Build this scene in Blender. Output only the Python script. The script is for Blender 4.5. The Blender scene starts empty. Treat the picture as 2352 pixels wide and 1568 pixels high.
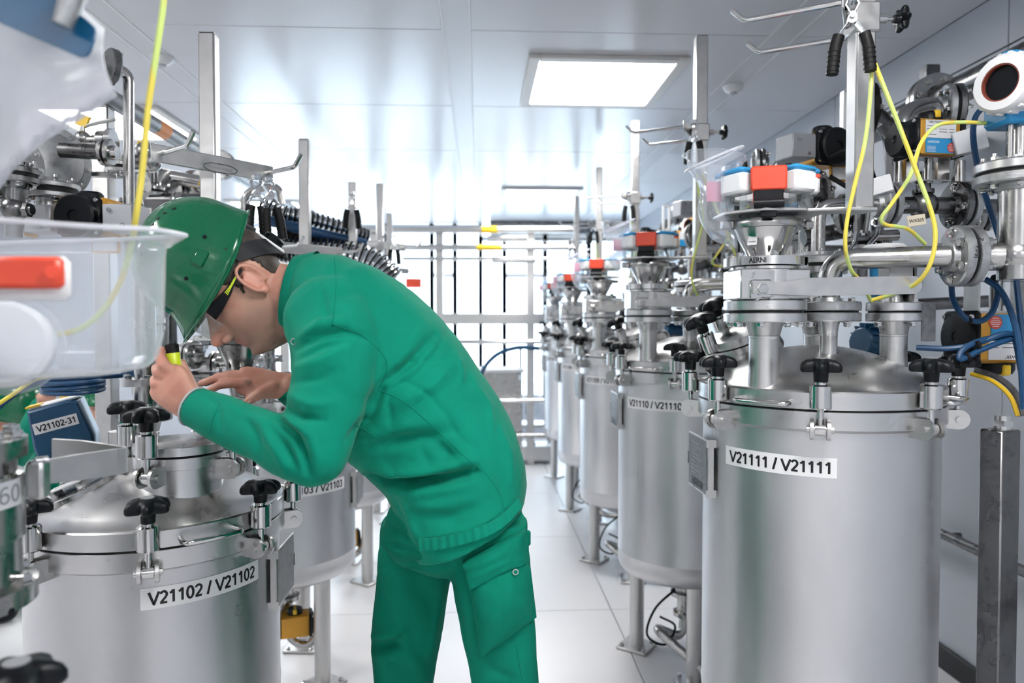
import bpy, bmesh, math, random
import numpy as np
from mathutils import Matrix, Vector
R = math.radians
PI = math.pi
SC = bpy.context.scene
COL = SC.collection

# ---------------------------------------------------------------- camera
FPX, EYE, VX, VY = 1640.0, 1.35, 1100.0, 740.0
_th = math.atan((1176 - VX) / FPX)
_ph = math.atan((784 - VY) / FPX * math.cos(_th))
FW = Vector((math.sin(_th) * math.cos(_ph), math.cos(_th) * math.cos(_ph), -math.sin(_ph)))
RT = Vector((math.cos(_th), -math.sin(_th), 0))
UP = RT.cross(FW)
CAM = Vector((0, 0, EYE))
cd = bpy.data.cameras.new('camera')
cd.sensor_width = 36.0
cd.lens = FPX / 2352 * 36.0
cd.clip_start = 0.02
cd.dof.use_dof = True
cd.dof.focus_distance = 1.55
cd.dof.aperture_fstop = 3.0
cam = bpy.data.objects.new('camera', cd)
COL.objects.link(cam)
cam.matrix_world = Matrix((RT, UP, -FW)).transposed().to_4x4()
cam.location = CAM
SC.camera = cam

def at(px, py, Y):
    """world point seen at photo pixel (px, py) at depth Y along the aisle"""
    r = FW + RT * ((px - 1176) / FPX) + UP * ((784 - py) / FPX)
    return CAM + r * (Y / r.y)

# ---------------------------------------------------------------- world and exposure
w = bpy.data.worlds.new('daylight')
SC.world = w
w.use_nodes = True
bg = w.node_tree.nodes['Background']
bg.inputs[0].default_value = (0.80, 0.91, 1.0, 1)
bg.inputs[1].default_value = 5.2
SC.view_settings.view_transform = 'Standard'
SC.view_settings.look = 'None'
SC.view_settings.gamma = 1.0
SC.view_settings.use_curve_mapping = False
SC.view_settings.exposure = 0.28
LAMP_STRENGTH = 25.0
try:
    SC.cycles.max_bounces = 5
    SC.cycles.diffuse_bounces = 3
    SC.cycles.glossy_bounces = 3
    SC.cycles.transparent_max_bounces = 14
    SC.cycles.use_adaptive_sampling = True
    SC.cycles.adaptive_threshold = 0.1
    SC.cycles.adaptive_min_samples = 12
    SC.cycles.sample_clamp_indirect = 6.0
    SC.cycles.use_denoising = True
    SC.cycles.caustics_reflective = False
    SC.cycles.caustics_refractive = False
except Exception:
    pass

# ---------------------------------------------------------------- materials
MATS = {}
def mat(name, col=(.8, .8, .8), metal=0.0, rough=0.5, noise=0.0, nscale=20.0, nstretch=(1, 1, 1), bump=0.0, bscale=60.0,
        rvar=0.0, emit=0.0, coat=0.0, col2=None, spec=0.5, trans=0.0, sheen=0.0, sss=0.0, bdist=0.002):
    m = bpy.data.materials.new(name)
    m.use_nodes = True
    nt = m.node_tree
    b = nt.nodes['Principled BSDF']
    I = b.inputs
    I['Base Color'].default_value = (*col, 1)
    I['Metallic'].default_value = metal
    I['Roughness'].default_value = rough
    I['Specular IOR Level'].default_value = spec
    if coat: I['Coat Weight'].default_value = coat; I['Coat Roughness'].default_value = 0.08
    if sheen: I['Sheen Weight'].default_value = sheen; I['Sheen Roughness'].default_value = 0.4
    if sss:
        I['Subsurface Weight'].default_value = sss
        I['Subsurface Radius'].default_value = (0.012, 0.005, 0.003)
        I['Subsurface Scale'].default_value = 0.6
    if emit:
        I['Emission Color'].default_value = (*col, 1)
        I['Emission Strength'].default_value = emit
    if noise or rvar or bump:
        tc = nt.nodes.new('ShaderNodeTexCoord')
        mp = nt.nodes.new('ShaderNodeMapping')
        mp.inputs['Scale'].default_value = nstretch
        nt.links.new(tc.outputs['Object'], mp.inputs['Vector'])
        nz = nt.nodes.new('ShaderNodeTexNoise')
        nz.inputs['Scale'].default_value = nscale
        nz.inputs['Detail'].default_value = 5
        nt.links.new(mp.outputs[0], nz.inputs['Vector'])
        if noise:
            rp = nt.nodes.new('ShaderNodeMix')
            rp.data_type = 'RGBA'
            c2 = col2 or tuple(c * (1 - noise) for c in col)
            rp.inputs['A'].default_value = (*c2, 1)
            rp.inputs['B'].default_value = (*col, 1)
            mr = nt.nodes.new('ShaderNodeMapRange')
            mr.inputs['From Min'].default_value = 0.35
            mr.inputs['From Max'].default_value = 0.6
            nt.links.new(nz.outputs['Fac'], mr.inputs['Value'])
            nt.links.new(mr.outputs[0], rp.inputs['Factor'])
            nt.links.new(rp.outputs['Result'], I['Base Color'])
        if rvar:
            mr = nt.nodes.new('ShaderNodeMapRange')
            mr.inputs['From Min'].default_value = 0.3
            mr.inputs['From Max'].default_value = 0.7
            mr.inputs['To Min'].default_value = max(rough - rvar, 0.02)
            mr.inputs['To Max'].default_value = rough + rvar
            nt.links.new(nz.outputs['Fac'], mr.inputs['Value'])
            nt.links.new(mr.outputs[0], I['Roughness'])
        if bump:
            n2 = nt.nodes.new('ShaderNodeTexNoise')
            n2.inputs['Scale'].default_value = bscale
            n2.inputs['Detail'].default_value = 4
            nt.links.new(mp.outputs[0], n2.inputs['Vector'])
            bp = nt.nodes.new('ShaderNodeBump')
            bp.inputs['Strength'].default_value = bump
            bp.inputs['Distance'].default_value = bdist
            nt.links.new(n2.outputs['Fac'], bp.inputs['Height'])
            nt.links.new(bp.outputs[0], I['Normal'])
    MATS[name] = m
    return m

mat('tank_steel', (.62, .62, .635), 0.95, .38, noise=.12, nscale=5, rvar=.05, bump=.03, bscale=220, nstretch=(1, 1, .35))
mat('lid_steel', (.62, .618, .62), 1, .31, noise=.04, nscale=14, rvar=.05)
mat('steel', (.47, .465, .46), 1, .24, noise=.10, nscale=25, rvar=.07)
mat('bright_steel', (.62, .615, .61), 1, .16, rvar=.05, nscale=30)
mat('satin_steel', (.58, .575, .57), 1, .36, noise=.06, nscale=40, rvar=.06)
mat('dark_steel', (.20, .20, .205), 1, .30, noise=.2, nscale=18, rvar=.08)
mat('cast_steel', (.44, .45, .46), .9, .42, noise=.22, nscale=60, bump=.25, bscale=180)
mat('chrome', (.80, .83, .86), 1, .08)
mat('black_plastic', (.004, .0055, .008), 0, .40, spec=.25)
mat('black_rubber', (.006, .006, .007), 0, .55, spec=.3)
mat('knob_cap', (.30, .31, .33), 0, .45)
mat('white_plastic', (.83, .84, .86), 0, .38)
mat('blue_plastic', (.03, .30, .62), 0, .35)
mat('red_plastic', (.76, .075, .035), 0, .38)
mat('gold_paint', (.72, .36, .045), .25, .40, noise=.12, nscale=14)
mat('yellow_plastic', (.85, .55, .03), 0, .4)
mat('orange_plastic', (.85, .27, .03), 0, .4)
mat('grey_box', (.42, .43, .46), .5, .45)
mat('white_box', (.74, .75, .77), .1, .45)
mat('transmitter_blue', (.02, .26, .55), 0, .38)
mat('valve_blue', (.008, .065, .15), .1, .38, noise=.2, nscale=12)
mat('blue_cable', (.006, .055, .15), 0, .42)
mat('green_cable', (.35, .62, .05), 0, .4)
mat('label_white', (.80, .80, .82), 0, .5)
mat('plate_grey', (.16, .165, .175), .5, .42, noise=.3, nscale=60)
mat('ink', (.006, .006, .008), 0, .5)
mat('ceiling_white', (.66, .665, .70), 0.0, .24, spec=.6)
mat('ceiling_strip', (.64, .645, .68), 0.0, .28, spec=.55)
mat('wall_grey', (.52, .555, .62), 0.0, .42, noise=.05, nscale=1.2)
mat('wall_white', (.75, .77, .80), 0, .5)
mat('floor_metal', (.72, .715, .735), .0, .32, noise=.03, nscale=2.5, spec=.6)
mat('lamp_frame', (.75, .74, .72), 0, .4)
mat('lamp_glow', (1.0, .985, .96), 0, .5, emit=LAMP_STRENGTH)
mat('window_frame', (.80, .84, .88), .0, .4)
mat('black_base', (.02, .022, .026), 0, .5)
mat('green_cloth', (.002, .255, .163), 0, .86, noise=.13, nscale=7, bump=.30, bscale=34, sheen=.08, spec=.15, bdist=.006)
mat('green_cloth_shaded', (.002, .205, .132), 0, .88, noise=.12, nscale=9, bump=.28, bscale=30, spec=.15, bdist=.006)  # darker copy of the jacket green; shading of the trousers put into the colour
mat('grey_lining', (.45, .47, .48), 0, .9)
mat('helmet_green', (.0015, .125, .052), 0, .16, coat=.0, spec=.55)
mat('skin', (.60, .33, .245), 0, .48, noise=.16, nscale=22, bump=.12, bscale=120, col2=(.53, .25, .185))
mat('skin_dark', (.36, .17, .11), 0, .5)
mat('lip', (.42, .17, .14), 0, .5)
mat('nail', (.68, .42, .33), 0, .3)
mat('hair', (.060, .045, .036), 0, .6, noise=.5, nscale=140, nstretch=(1, 1, 1), bump=.6, bscale=260)
mat('stubble', (.34, .19, .145), 0, .6, noise=.3, nscale=160)
mat('strap_grey', (.014, .016, .020), 0, .6, spec=.3)
mat('label_beige', (.66, .60, .48), 0, .6)
mat('lime_plastic', (.68, .80, .03), 0, .35)
mat('seal_brown', (.22, .05, .03), 0, .5)
mat('eye_white', (.8, .78, .76), 0, .2)
mat('shoe_black', (.02, .02, .02), 0, .5)

def clear_mat(name, tint=(.9, .93, .98), alpha=.72, diff=.35, rough=.12, fres=1.35):
    """thin see-through plastic or glass: transparent film with haze and a gloss"""
    m = bpy.data.materials.new(name)
    m.use_nodes = True
    nt = m.node_tree
    nt.nodes.clear()
    o = nt.nodes.new('ShaderNodeOutputMaterial')
    tr = nt.nodes.new('ShaderNodeBsdfTransparent'); tr.inputs[0].default_value = (*tint, 1)
    df = nt.nodes.new('ShaderNodeBsdfDiffuse'); df.inputs[0].default_value = (*tint, 1)
    tl = nt.nodes.new('ShaderNodeBsdfTranslucent'); tl.inputs[0].default_value = (*tint, 1)
    gl = nt.nodes.new('ShaderNodeBsdfGlossy'); gl.inputs['Roughness'].default_value = rough
    lw = nt.nodes.new('ShaderNodeLayerWeight'); lw.inputs[0].default_value = .5
    pw = nt.nodes.new('ShaderNodeMath'); pw.operation = 'POWER'; pw.inputs[1].default_value = 4.0
    nt.links.new(lw.outputs['Facing'], pw.inputs[0])
    fr = nt.nodes.new('ShaderNodeMath'); fr.operation = 'MULTIPLY_ADD'; fr.inputs[1].default_value = fres - 1.0; fr.inputs[2].default_value = .04
    nt.links.new(pw.outputs[0], fr.inputs[0])
    hz_ = nt.nodes.new('ShaderNodeMath'); hz_.operation = 'MULTIPLY_ADD'; hz_.inputs[1].default_value = diff * 2.2; hz_.inputs[2].default_value = diff; hz_.use_clamp = True
    nt.links.new(pw.outputs[0], hz_.inputs[0])
    a = nt.nodes.new('ShaderNodeMixShader'); a.inputs[0].default_value = .5
    nt.links.new(df.outputs[0], a.inputs[1]); nt.links.new(tl.outputs[0], a.inputs[2])
    b = nt.nodes.new('ShaderNodeMixShader'); nt.links.new(hz_.outputs[0], b.inputs[0])
    nt.links.new(tr.outputs[0], b.inputs[1]); nt.links.new(a.outputs[0], b.inputs[2])
    c = nt.nodes.new('ShaderNodeMixShader')
    nt.links.new(fr.outputs[0], c.inputs[0]); nt.links.new(b.outputs[0], c.inputs[1]); nt.links.new(gl.outputs[0], c.inputs[2])
    nt.links.new(c.outputs[0], o.inputs[0])
    MATS[name] = m
clear_mat('window_glass', (.93, .97, 1), diff=.02, rough=.02)
clear_mat('clear_plastic', (.95, .965, .99), diff=.15, rough=.10, fres=1.25)
clear_mat('tub_plastic', (.96, .97, .99), diff=.14, rough=.12, fres=1.30)
clear_mat('clear_lens', (.95, .96, .97), diff=.10, rough=.05, fres=1.35)
clear_mat('cloudy_film', (.93, .94, .98), diff=.70, rough=.22, fres=1.2)
clear_mat('acrylic', (.92, .95, .96), diff=.10, rough=.06, fres=1.45)

def striped(name, c1, c2):
    m = mat(name, c1, 0, .4)
    nt = m.node_tree
    tc = nt.nodes.new('ShaderNodeTexCoord'); wv = nt.nodes.new('ShaderNodeTexWave')
    wv.inputs['Scale'].default_value = 5.0
    wv.inputs['Distortion'].default_value = 3.0
    wv.inputs['Detail'].default_value = 0
    nt.links.new(tc.outputs['Object'], wv.inputs['Vector'])
    cr = nt.nodes.new('ShaderNodeValToRGB')
    cr.color_ramp.interpolation = 'EASE'
    cr.color_ramp.elements[0].position = .35; cr.color_ramp.elements[0].color = (*c1, 1)
    cr.color_ramp.elements[1].position = .65; cr.color_ramp.elements[1].color = (*c2, 1)
    nt.links.new(wv.outputs['Fac'], cr.inputs[0])
    nt.links.new(cr.outputs[0], nt.nodes['Principled BSDF'].inputs['Base Color'])
striped('earth_cable', (.80, .66, .10), (.62, .76, .22))

# ---------------------------------------------------------------- mesh builder
def frame(p, z, x=None):
    z = Vector(z).normalized()
    x = Vector(x) if x is not None else (Vector((1, 0, 0)) if abs(z.x) < .9 else Vector((0, 1, 0)))
    x = (x - z * x.dot(z)).normalized()
    y = z.cross(x)
    m = Matrix((x, y, z)).transposed().to_4x4()
    m.translation = Vector(p)
    return m
def T(x=0, y=0, z=0): return Matrix.Translation((x, y, z))
def RZ(a): return Matrix.Rotation(a, 4, 'Z')
def RX(a): return Matrix.Rotation(a, 4, 'X')
def RY(a): return Matrix.Rotation(a, 4, 'Y')

class B:
    def __init__(s):
        s.v = []; s.f = []
    def add(s, vs, fs, M=None):
        o = len(s.v)
        s.v += [(M @ Vector(p)) for p in vs] if M is not None else [Vector(p) for p in vs]
        s.f += [tuple(i + o for i in f) for f in fs]
        return s
    def box(s, c, size, M=None, bev=0.0, rot=None):
        bm = bmesh.new()
        bmesh.ops.create_cube(bm, size=1)
        for q in bm.verts: q.co = Vector((q.co.x * size[0], q.co.y * size[1], q.co.z * size[2]))
        if bev:
            bmesh.ops.bevel(bm, geom=bm.edges[:], offset=min(bev, min(size) * .45), segments=1, affect='EDGES')
        m = Matrix.Translation(c)
        if rot is not None: m = m @ rot
        if M is not None: m = M @ m
        bm.verts.index_update()
        s.add([q.co.copy() for q in bm.verts], [[q.index for q in f.verts] for f in bm.faces], m)
        bm.free()
        return s
    def lathe(s, prof, n=24, M=None, cap=True, a0=0.0, a1=2 * PI):
        full = abs(a1 - a0 - 2 * PI) < 1e-6
        k = n if full else n + 1
        vs = []; fs = []
        for r, z in prof:
            for i in range(k):
                a = a0 + (a1 - a0) * i / n
                vs.append((r * math.cos(a), r * math.sin(a), z))
        for j in range(len(prof) - 1):
            for i in range(n):
                i2 = (i + 1) % k
                fs.append((j * k + i, j * k + i2, (j + 1) * k + i2, (j + 1) * k + i))
        if cap and full:
            if prof[0][0] > 1e-6: fs.append(tuple(range(k))[::-1])
            if prof[-1][0] > 1e-6: fs.append(tuple((len(prof) - 1) * k + i for i in range(k)))
        return s.add(vs, fs, M)
    def cyl(s, p0, p1, r0, r1=None, n=20, bev=0.0):
        p0 = Vector(p0); p1 = Vector(p1); r1 = r0 if r1 is None else r1
        L = (p1 - p0).length
        pr = [(r0, 0), (r1, L)]
        if bev:
            pr = [(r0 - bev, 0), (r0, bev), (r1, L - bev), (r1 - bev, L)]
        return s.lathe(pr, n, frame(p0, p1 - p0))
    def tube(s, pts, r, n=10, closed=False, fil=0.0, rs=None, seg=6, cap=True, flat=None):
        P = [Vector(p) for p in pts]
        if fil:
            Q = [P[0]]
            for i in range(1, len(P) - 1):
                a = (P[i - 1] - P[i]); b = (P[i + 1] - P[i])
                d = min(fil, a.length * .49, b.length * .49)
                A = P[i] + a.normalized() * d; C = P[i] + b.normalized() * d
                for k in range(seg + 1):
                    t = k / seg
                    Q.append(A * (1 - t) ** 2 + P[i] * 2 * t * (1 - t) * .0 + (P[i] * (2 * t * (1 - t))) + C * t * t)
            Q.append(P[-1]); P = Q
        m = len(P)
        tans = []
        for i in range(m):
            if closed: t = P[(i + 1) % m] - P[i - 1]
            else: t = P[min(i + 1, m - 1)] - P[max(i - 1, 0)]
            tans.append(t.normalized() if t.length > 1e-9 else Vector((0, 0, 1)))
        z = tans[0]
        x = (Vector((1, 0, 0)) if abs(z.x) < .9 else Vector((0, 1, 0)))
        x = (x - z * x.dot(z)).normalized()
        vs = []; fs = []
        for i in range(m):
            z = tans[i]
            x = (x - z * x.dot(z)).normalized(); y = z.cross(x)
            rr = rs[i] if rs else r
            for k in range(n):
                a = 2 * PI * k / n
                vs.append(P[i] + (x * math.cos(a) + y * math.sin(a)) * rr)
        for i in range(m if closed else m - 1):
            j = (i + 1) % m
            for k in range(n):
                k2 = (k + 1) % n
                fs.append((i * n + k, i * n + k2, j * n + k2, j * n + k))
        if cap and not closed:
            fs.append(tuple(range(n))[::-1]); fs.append(tuple((m - 1) * n + k for k in range(n)))
        return s.add(vs, fs)
    def prism(s, poly, h, M=None, z0=0.0, bev=0.0):
        n = len(poly)
        if bev:
            cx = sum(p[0] for p in poly) / n; cy = sum(p[1] for p in poly) / n
            def ins(p):
                d = math.hypot(p[0] - cx, p[1] - cy) or 1
                k = max(0, 1 - bev / d)
                return (cx + (p[0] - cx) * k, cy + (p[1] - cy) * k)
            rings = [([ins(p) for p in poly], z0), (poly, z0 + bev), (poly, z0 + h - bev), ([ins(p) for p in poly], z0 + h)]
        else:
            rings = [(poly, z0), (poly, z0 + h)]
        vs = [(p[0], p[1], z) for ring, z in rings for p in ring]
        fs = [tuple(range(n))[::-1], tuple((len(rings) - 1) * n + i for i in range(n))]
        for j in range(len(rings) - 1):
            for i in range(n):
                i2 = (i + 1) % n
                fs.append((j * n + i, j * n + i2, (j + 1) * n + i2, (j + 1) * n + i))
        return s.add(vs, fs, M)
    def sphere(s, c, r, sc=(1, 1, 1), n=16, m=10, M=None):
        vs = [(0, 0, -1)]
        for j in range(1, m):
            a = -PI / 2 + PI * j / m
            for i in range(n):
                b = 2 * PI * i / n
                vs.append((math.cos(a) * math.cos(b), math.cos(a) * math.sin(b), math.sin(a)))
        vs.append((0, 0, 1))
        fs = []
        for i in range(n):
            fs.append((0, 1 + (i + 1) % n, 1 + i))
            for j in range(m - 2):
                a = 1 + j * n; b = a + n
                fs.append((a + i, a + (i + 1) % n, b + (i + 1) % n, b + i))
            fs.append((1 + (m - 2) * n + i, 1 + (m - 2) * n + (i + 1) % n, len(vs) - 1))
        mm = Matrix.Translation(c) @ Matrix.Diagonal((r * sc[0], r * sc[1], r * sc[2], 1))
        return s.add(vs, fs, M @ mm if M is not None else mm)
    def hexbolt(s, M, r=.009, h=.008, washer=True, stud=0.0):
        if washer: s.lathe([(r * 1.25, 0), (r * 1.25, .0016)], 14, M)
        s.prism([(r * math.cos(PI / 3 * i), r * math.sin(PI / 3 * i)) for i in range(6)], h, M, z0=.0016, bev=r * .12)
        if stud: s.lathe([(r * .55, h), (r * .55, h + stud)], 10, M)
        return s
    def grid(s, fn, nu, nv, closed_u=False):
        vs = [fn(i / (nu if closed_u else nu - 1), j / (nv - 1)) for j in range(nv) for i in range(nu)]
        fs = []
        for j in range(nv - 1):
            for i in range(nu if closed_u else nu - 1):
                i2 = (i + 1) % nu
                fs.append((j * nu + i, j * nu + i2, (j + 1) * nu + i2, (j + 1) * nu + i))
        return s.add(vs, fs)
    def mesh(s, name, material, sharp=38):
        me = bpy.data.meshes.new(name)
        me.from_pydata([tuple(p) for p in s.v], [], s.f)
        me.materials.append(MATS[material])
        me.shade_smooth()
        me.set_sharp_from_angle(angle=R(sharp))
        return me

CACHE = {}
def cached(key, fn, material, sharp=38):
    k = (key, material)
    if k not in CACHE:
        b = B(); fn(b)
        CACHE[k] = b.mesh(key, material, sharp)
    return CACHE[k]

def tag(o, label=None, cat=None, group=None, kind=None):
    if label: o['label'] = label
    if cat: o['category'] = cat
    if group: o['group'] = group
    if kind: o['kind'] = kind
    return o
def thing(name, label, cat, loc=(0, 0, 0), rz=0.0, group=None):
    o = bpy.data.objects.new(name, None)
    o.empty_display_size = .05
    COL.objects.link(o)
    o.location = loc
    o.rotation_euler = (0, 0, rz)
    return tag(o, label, cat, group)
def put(name, me, parent=None, M=None, label=None):
    o = bpy.data.objects.new(name, me)
    COL.objects.link(o)
    if parent is not None: o.parent = parent
    if M is not None: o.matrix_basis = M
    if label: o['label'] = label
    return o
def worldloc(p):
    v = Vector((0, 0, 0))
    while p is not None:
        v = v + Vector(p.location); p = p.parent
    return v
def obj(name, b, material, parent=None, label=None, sharp=38, world=True):
    """one mesh from a builder; builder vertices are world coordinates when world is true"""
    if world:
        org = worldloc(parent) if parent is not None else None
        if org is None:
            lo = Vector((min(p.x for p in b.v), min(p.y for p in b.v), min(p.z for p in b.v)))
            hi = Vector((max(p.x for p in b.v), max(p.y for p in b.v), max(p.z for p in b.v)))
            org = Vector(((lo.x + hi.x) / 2, (lo.y + hi.y) / 2, lo.z))
        b.v = [p - org for p in b.v]
        o = put(name, b.mesh(name, material, sharp), parent, None, label)
        if parent is None: o.location = org
        return o
    return put(name, b.mesh(name, material, sharp), parent, None, label)
def struct(name, b, material, sharp=38):
    o = obj(name, b, material, sharp=sharp)
    o['kind'] = 'structure'
    return o

TXT = {}
def text_geo(s, width=None, height=None, bold=0.0):
    """flat letter outlines centred on the origin: (verts2d, faces)"""
    k = (s, bold)
    if k not in TXT:
        cu = bpy.data.curves.new('t', 'FONT')
        cu.body = s; cu.offset = bold; cu.resolution_u = 3
        ob = bpy.data.objects.new('t', cu)
        COL.objects.link(ob)
        dg = bpy.context.evaluated_depsgraph_get()
        me = bpy.data.meshes.new_from_object(ob.evaluated_get(dg))
        TXT[k] = ([(v.co.x, v.co.y) for v in me.vertices], [tuple(p.vertices) for p in me.polygons])
        bpy.data.objects.remove(ob); bpy.data.meshes.remove(me); bpy.data.curves.remove(cu)
    vs, fs = TXT[k]
    x0 = min(v[0] for v in vs); x1 = max(v[0] for v in vs); y0 = min(v[1] for v in vs); y1 = max(v[1] for v in vs)
    kx = width / (x1 - x0) if width else None
    ky = height / (y1 - y0) if height else None
    kx = kx or ky; ky = ky or kx
    return [((v[0] - (x0 + x1) / 2) * kx, (v[1] - (y0 + y1) / 2) * ky) for v in vs], fs
def text_flat(b, s, M, width=None, height=None, bold=0.0, lift=.0006):
    vs, fs = text_geo(s, width, height, bold)
    return b.add([(x, y, lift) for x, y in vs], fs, M)

# plain bold sans strokes for the printed codes: glyph -> (advance, list of polylines)
def _arc(cx, cy, rx, ry, a0, a1, n=10): return [(cx + rx * math.cos(R(a0 + (a1 - a0) * i / n)), cy + ry * math.sin(R(a0 + (a1 - a0) * i / n))) for i in range(n + 1)]
GLYPH = {
    'V': (.74, [[(.02, 1), (.36, .04), (.38, .04), (.72, 1)]]),
    '0': (.62, [_arc(.30, .5, .22, .46, 0, 360, 22)]),
    '1': (.62, [[(.10, .74), (.24, .82), (.36, .98)], [(.36, 1), (.36, 0)]]),
    '2': (.62, [_arc(.30, .70, .21, .25, 165, -25, 9) + [(.38, .42), (.09, .06)], [(.05, .06), (.54, .06)]]),
    '3': (.62, [_arc(.28, .735, .20, .215, 150, -90, 9), _arc(.28, .28, .22, .235, 90, -155, 10)]),
    '4': (.62, [[(.42, 0), (.42, .98), (.05, .30), (.05, .26), (.58, .26)]]),
    '5': (.62, [[(.50, .94), (.16, .94), (.11, .50)] + _arc(.29, .32, .21, .27, 140, -155, 11)]),
    '6': (.62, [_arc(.30, .31, .21, .26, 0, 360, 18), _arc(.34, .48, .25, .46, 60, 190, 9)]),
    '7': (.62, [[(.06, .93), (.54, .93), (.24, 0)]]),
    '8': (.62, [_arc(.30, .74, .18, .20, 0, 360, 16), _arc(.30, .28, .22, .235, 0, 360, 18)]),
    '9': (.62, [_arc(.30, .69, .21, .26, 0, 360, 18), _arc(.26, .52, .25, .46, -120, 10, 9)]),
    '/': (.40, [[(.06, -.04), (.32, 1.04)]]),
    '-': (.40, [[(.04, .38), (.34, .38)]]),
    ' ': (.30, [])}
def code_geo(s, width, height, sw=.185):
    """bold printed code, centred: (verts2d, faces)"""
    vs = []; fs = []; x = 0
    for ch in s:
        adv, lines = GLYPH[ch]
        for ln in lines:
            n = len(ln); closed = n > 3 and abs(ln[0][0] - ln[-1][0]) + abs(ln[0][1] - ln[-1][1]) < 1e-6
            o = len(vs)
            for i, p in enumerate(ln):
                a = ln[i - 1] if i else (ln[-2] if closed else None); c = ln[i + 1] if i < n - 1 else (ln[1] if closed else None)
                d0 = Vector((p[0] - a[0], p[1] - a[1])).normalized() if a else None
                d1 = Vector((c[0] - p[0], c[1] - p[1])).normalized() if c else None
                d = ((d0 or d1) + (d1 or d0)); d = d.normalized() if d.length > 1e-6 else (d0 or d1)
                k = 1 / max(.5, d.dot(d0 or d1)); nx, ny = -d.y * sw / 2 * k, d.x * sw / 2 * k
                vs += [(x + p[0] + nx, p[1] + ny), (x + p[0] - nx, p[1] - ny)]
            for i in range(n - 1): fs.append((o + 2 * i + 1, o + 2 * i + 3, o + 2 * i + 2, o + 2 * i))
        x += adv
    x0 = min(v[0] for v in vs); x1 = max(v[0] for v in vs)
    kx = width / (x1 - x0); ky = height
    return [((v[0] - (x0 + x1) / 2) * kx, (v[1] - .5) * ky) for v in vs], fs
# ================================================================ the room
X0, X1, Y0, Y1, CEIL = -5.5, 1.82, -3.1, 8.4, 2.5
b = B(); b.box(((X0 + X1) / 2, (Y0 + Y1) / 2, -.06), (X1 - X0 + .4, Y1 - Y0 + .4, .1))
floor = struct('floor', b, 'dark_steel')
ys = [-3.1, -1.2, .3, 1.85, 3.3, 4.45, 5.6, 6.8, 8.4]
xs = [-5.5, -3.9, -2.35, -.95, .62, 1.82]
for i in range(len(xs) - 1):
    for j in range(len(ys) - 1):
        b = B(); b.box(((xs[i] + xs[i + 1]) / 2, (ys[j] + ys[j + 1]) / 2, -.0055), (xs[i + 1] - xs[i] - .004, ys[j + 1] - ys[j] - .004, .011), bev=.001)
        obj('floor_plate', b, 'floor_metal', floor)
nt = MATS['floor_metal'].node_tree      # fine diagonal tread relief of the sheet flooring
tc = nt.nodes.new('ShaderNodeTexCoord'); mp = nt.nodes.new('ShaderNodeMapping')
mp.inputs['Rotation'].default_value = (0, 0, R(45))
wv = nt.nodes.new('ShaderNodeTexWave'); wv.inputs['Scale'].default_value = 28; wv.inputs['Distortion'].default_value = .6
w2 = nt.nodes.new('ShaderNodeTexWave'); w2.inputs['Scale'].default_value = 28; w2.bands_direction = 'Y'
mx = nt.nodes.new('ShaderNodeMath'); mx.operation = 'MULTIPLY'
bp = nt.nodes.new('ShaderNodeBump'); bp.inputs['Strength'].default_value = .25; bp.inputs['Distance'].default_value = .001
nt.links.new(tc.outputs['Object'], mp.inputs[0]); nt.links.new(mp.outputs[0], wv.inputs[0]); nt.links.new(mp.outputs[0], w2.inputs[0])
nt.links.new(wv.outputs['Fac'], mx.inputs[0]); nt.links.new(w2.outputs['Fac'], mx.inputs[1])
nt.links.new(mx.outputs[0], bp.inputs['Height']); nt.links.new(bp.outputs[0], nt.nodes['Principled BSDF'].inputs['Normal'])

b = B(); b.box(((X0 + X1) / 2, (Y0 + Y1) / 2, CEIL + .08), (X1 - X0 + .4, Y1 - Y0 + .4, .1))
ceiling = struct('ceiling', b, 'ceiling_strip')
strips = [1.225, -.087, -1.39, -2.69, -3.99, -5.29]
rows = [-3.1, -2.1, -1.11, -.12, .87, 1.86, 2.85, 3.84, 4.83, 5.82, 6.81, 7.8, 8.4]
cols = [(1.2795, 1.82)] + [(strips[k + 1] + .0545, strips[k] - .0545) for k in range(5)] + [(-5.5, -5.3445)]
for sx in strips:
    b = B(); b.box((sx, (Y0 + Y1) / 2, CEIL + .0152), (.105, Y1 - Y0, .03), bev=.002)
    obj('ceiling_strip', b, 'ceiling_strip', ceiling)
    for dx in (-.0535, .0535):
        b = B(); b.box((sx + dx, (Y0 + Y1) / 2, CEIL - .0005), (.007, Y1 - Y0, .003)); obj('joint_bead', b, 'white_plastic', ceiling)
for (ca, cb) in cols:
    for j in range(len(rows) - 1):
        b = B(); b.box(((ca + cb) / 2, (rows[j] + rows[j + 1]) / 2, CEIL + .015), (cb - ca - .003, rows[j + 1] - rows[j] - .003, .03), bev=.002)
        obj('ceiling_panel', b, 'ceiling_white', ceiling)

def wall(name, c, size, m):
    b = B(); b.box(c, size); return struct(name, b, m)
wr = wall('wall_right', (X1 + .06, (Y0 + Y1) / 2, 1.25), (.1, Y1 - Y0 + .2, 2.6), 'black_base')
pan = [-3.1, -1.9, -.7, .5, 1.62, 2.4, 3.6, 4.8, 6.0, 7.2, 8.4]
for j in range(len(pan) - 1):
    for (za, zb) in ((.0, 2.30), (2.305, 2.5)):
        b = B(); b.box((X1 + .005, (pan[j] + pan[j + 1]) / 2, (za + zb) / 2), (.012, pan[j + 1] - pan[j] - .004, zb - za), bev=.002)
        obj('wall_panel', b, 'wall_grey', wr)
wall('wall_left', (X0 - .05, (Y0 + Y1) / 2, 1.25), (.1, Y1 - Y0 + .2, 2.6), 'wall_white')
wall('wall_behind', ((X0 + X1) / 2, Y0 - .05, 1.25), (X1 - X0 + .2, .1, 2.6), 'wall_white')
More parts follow.
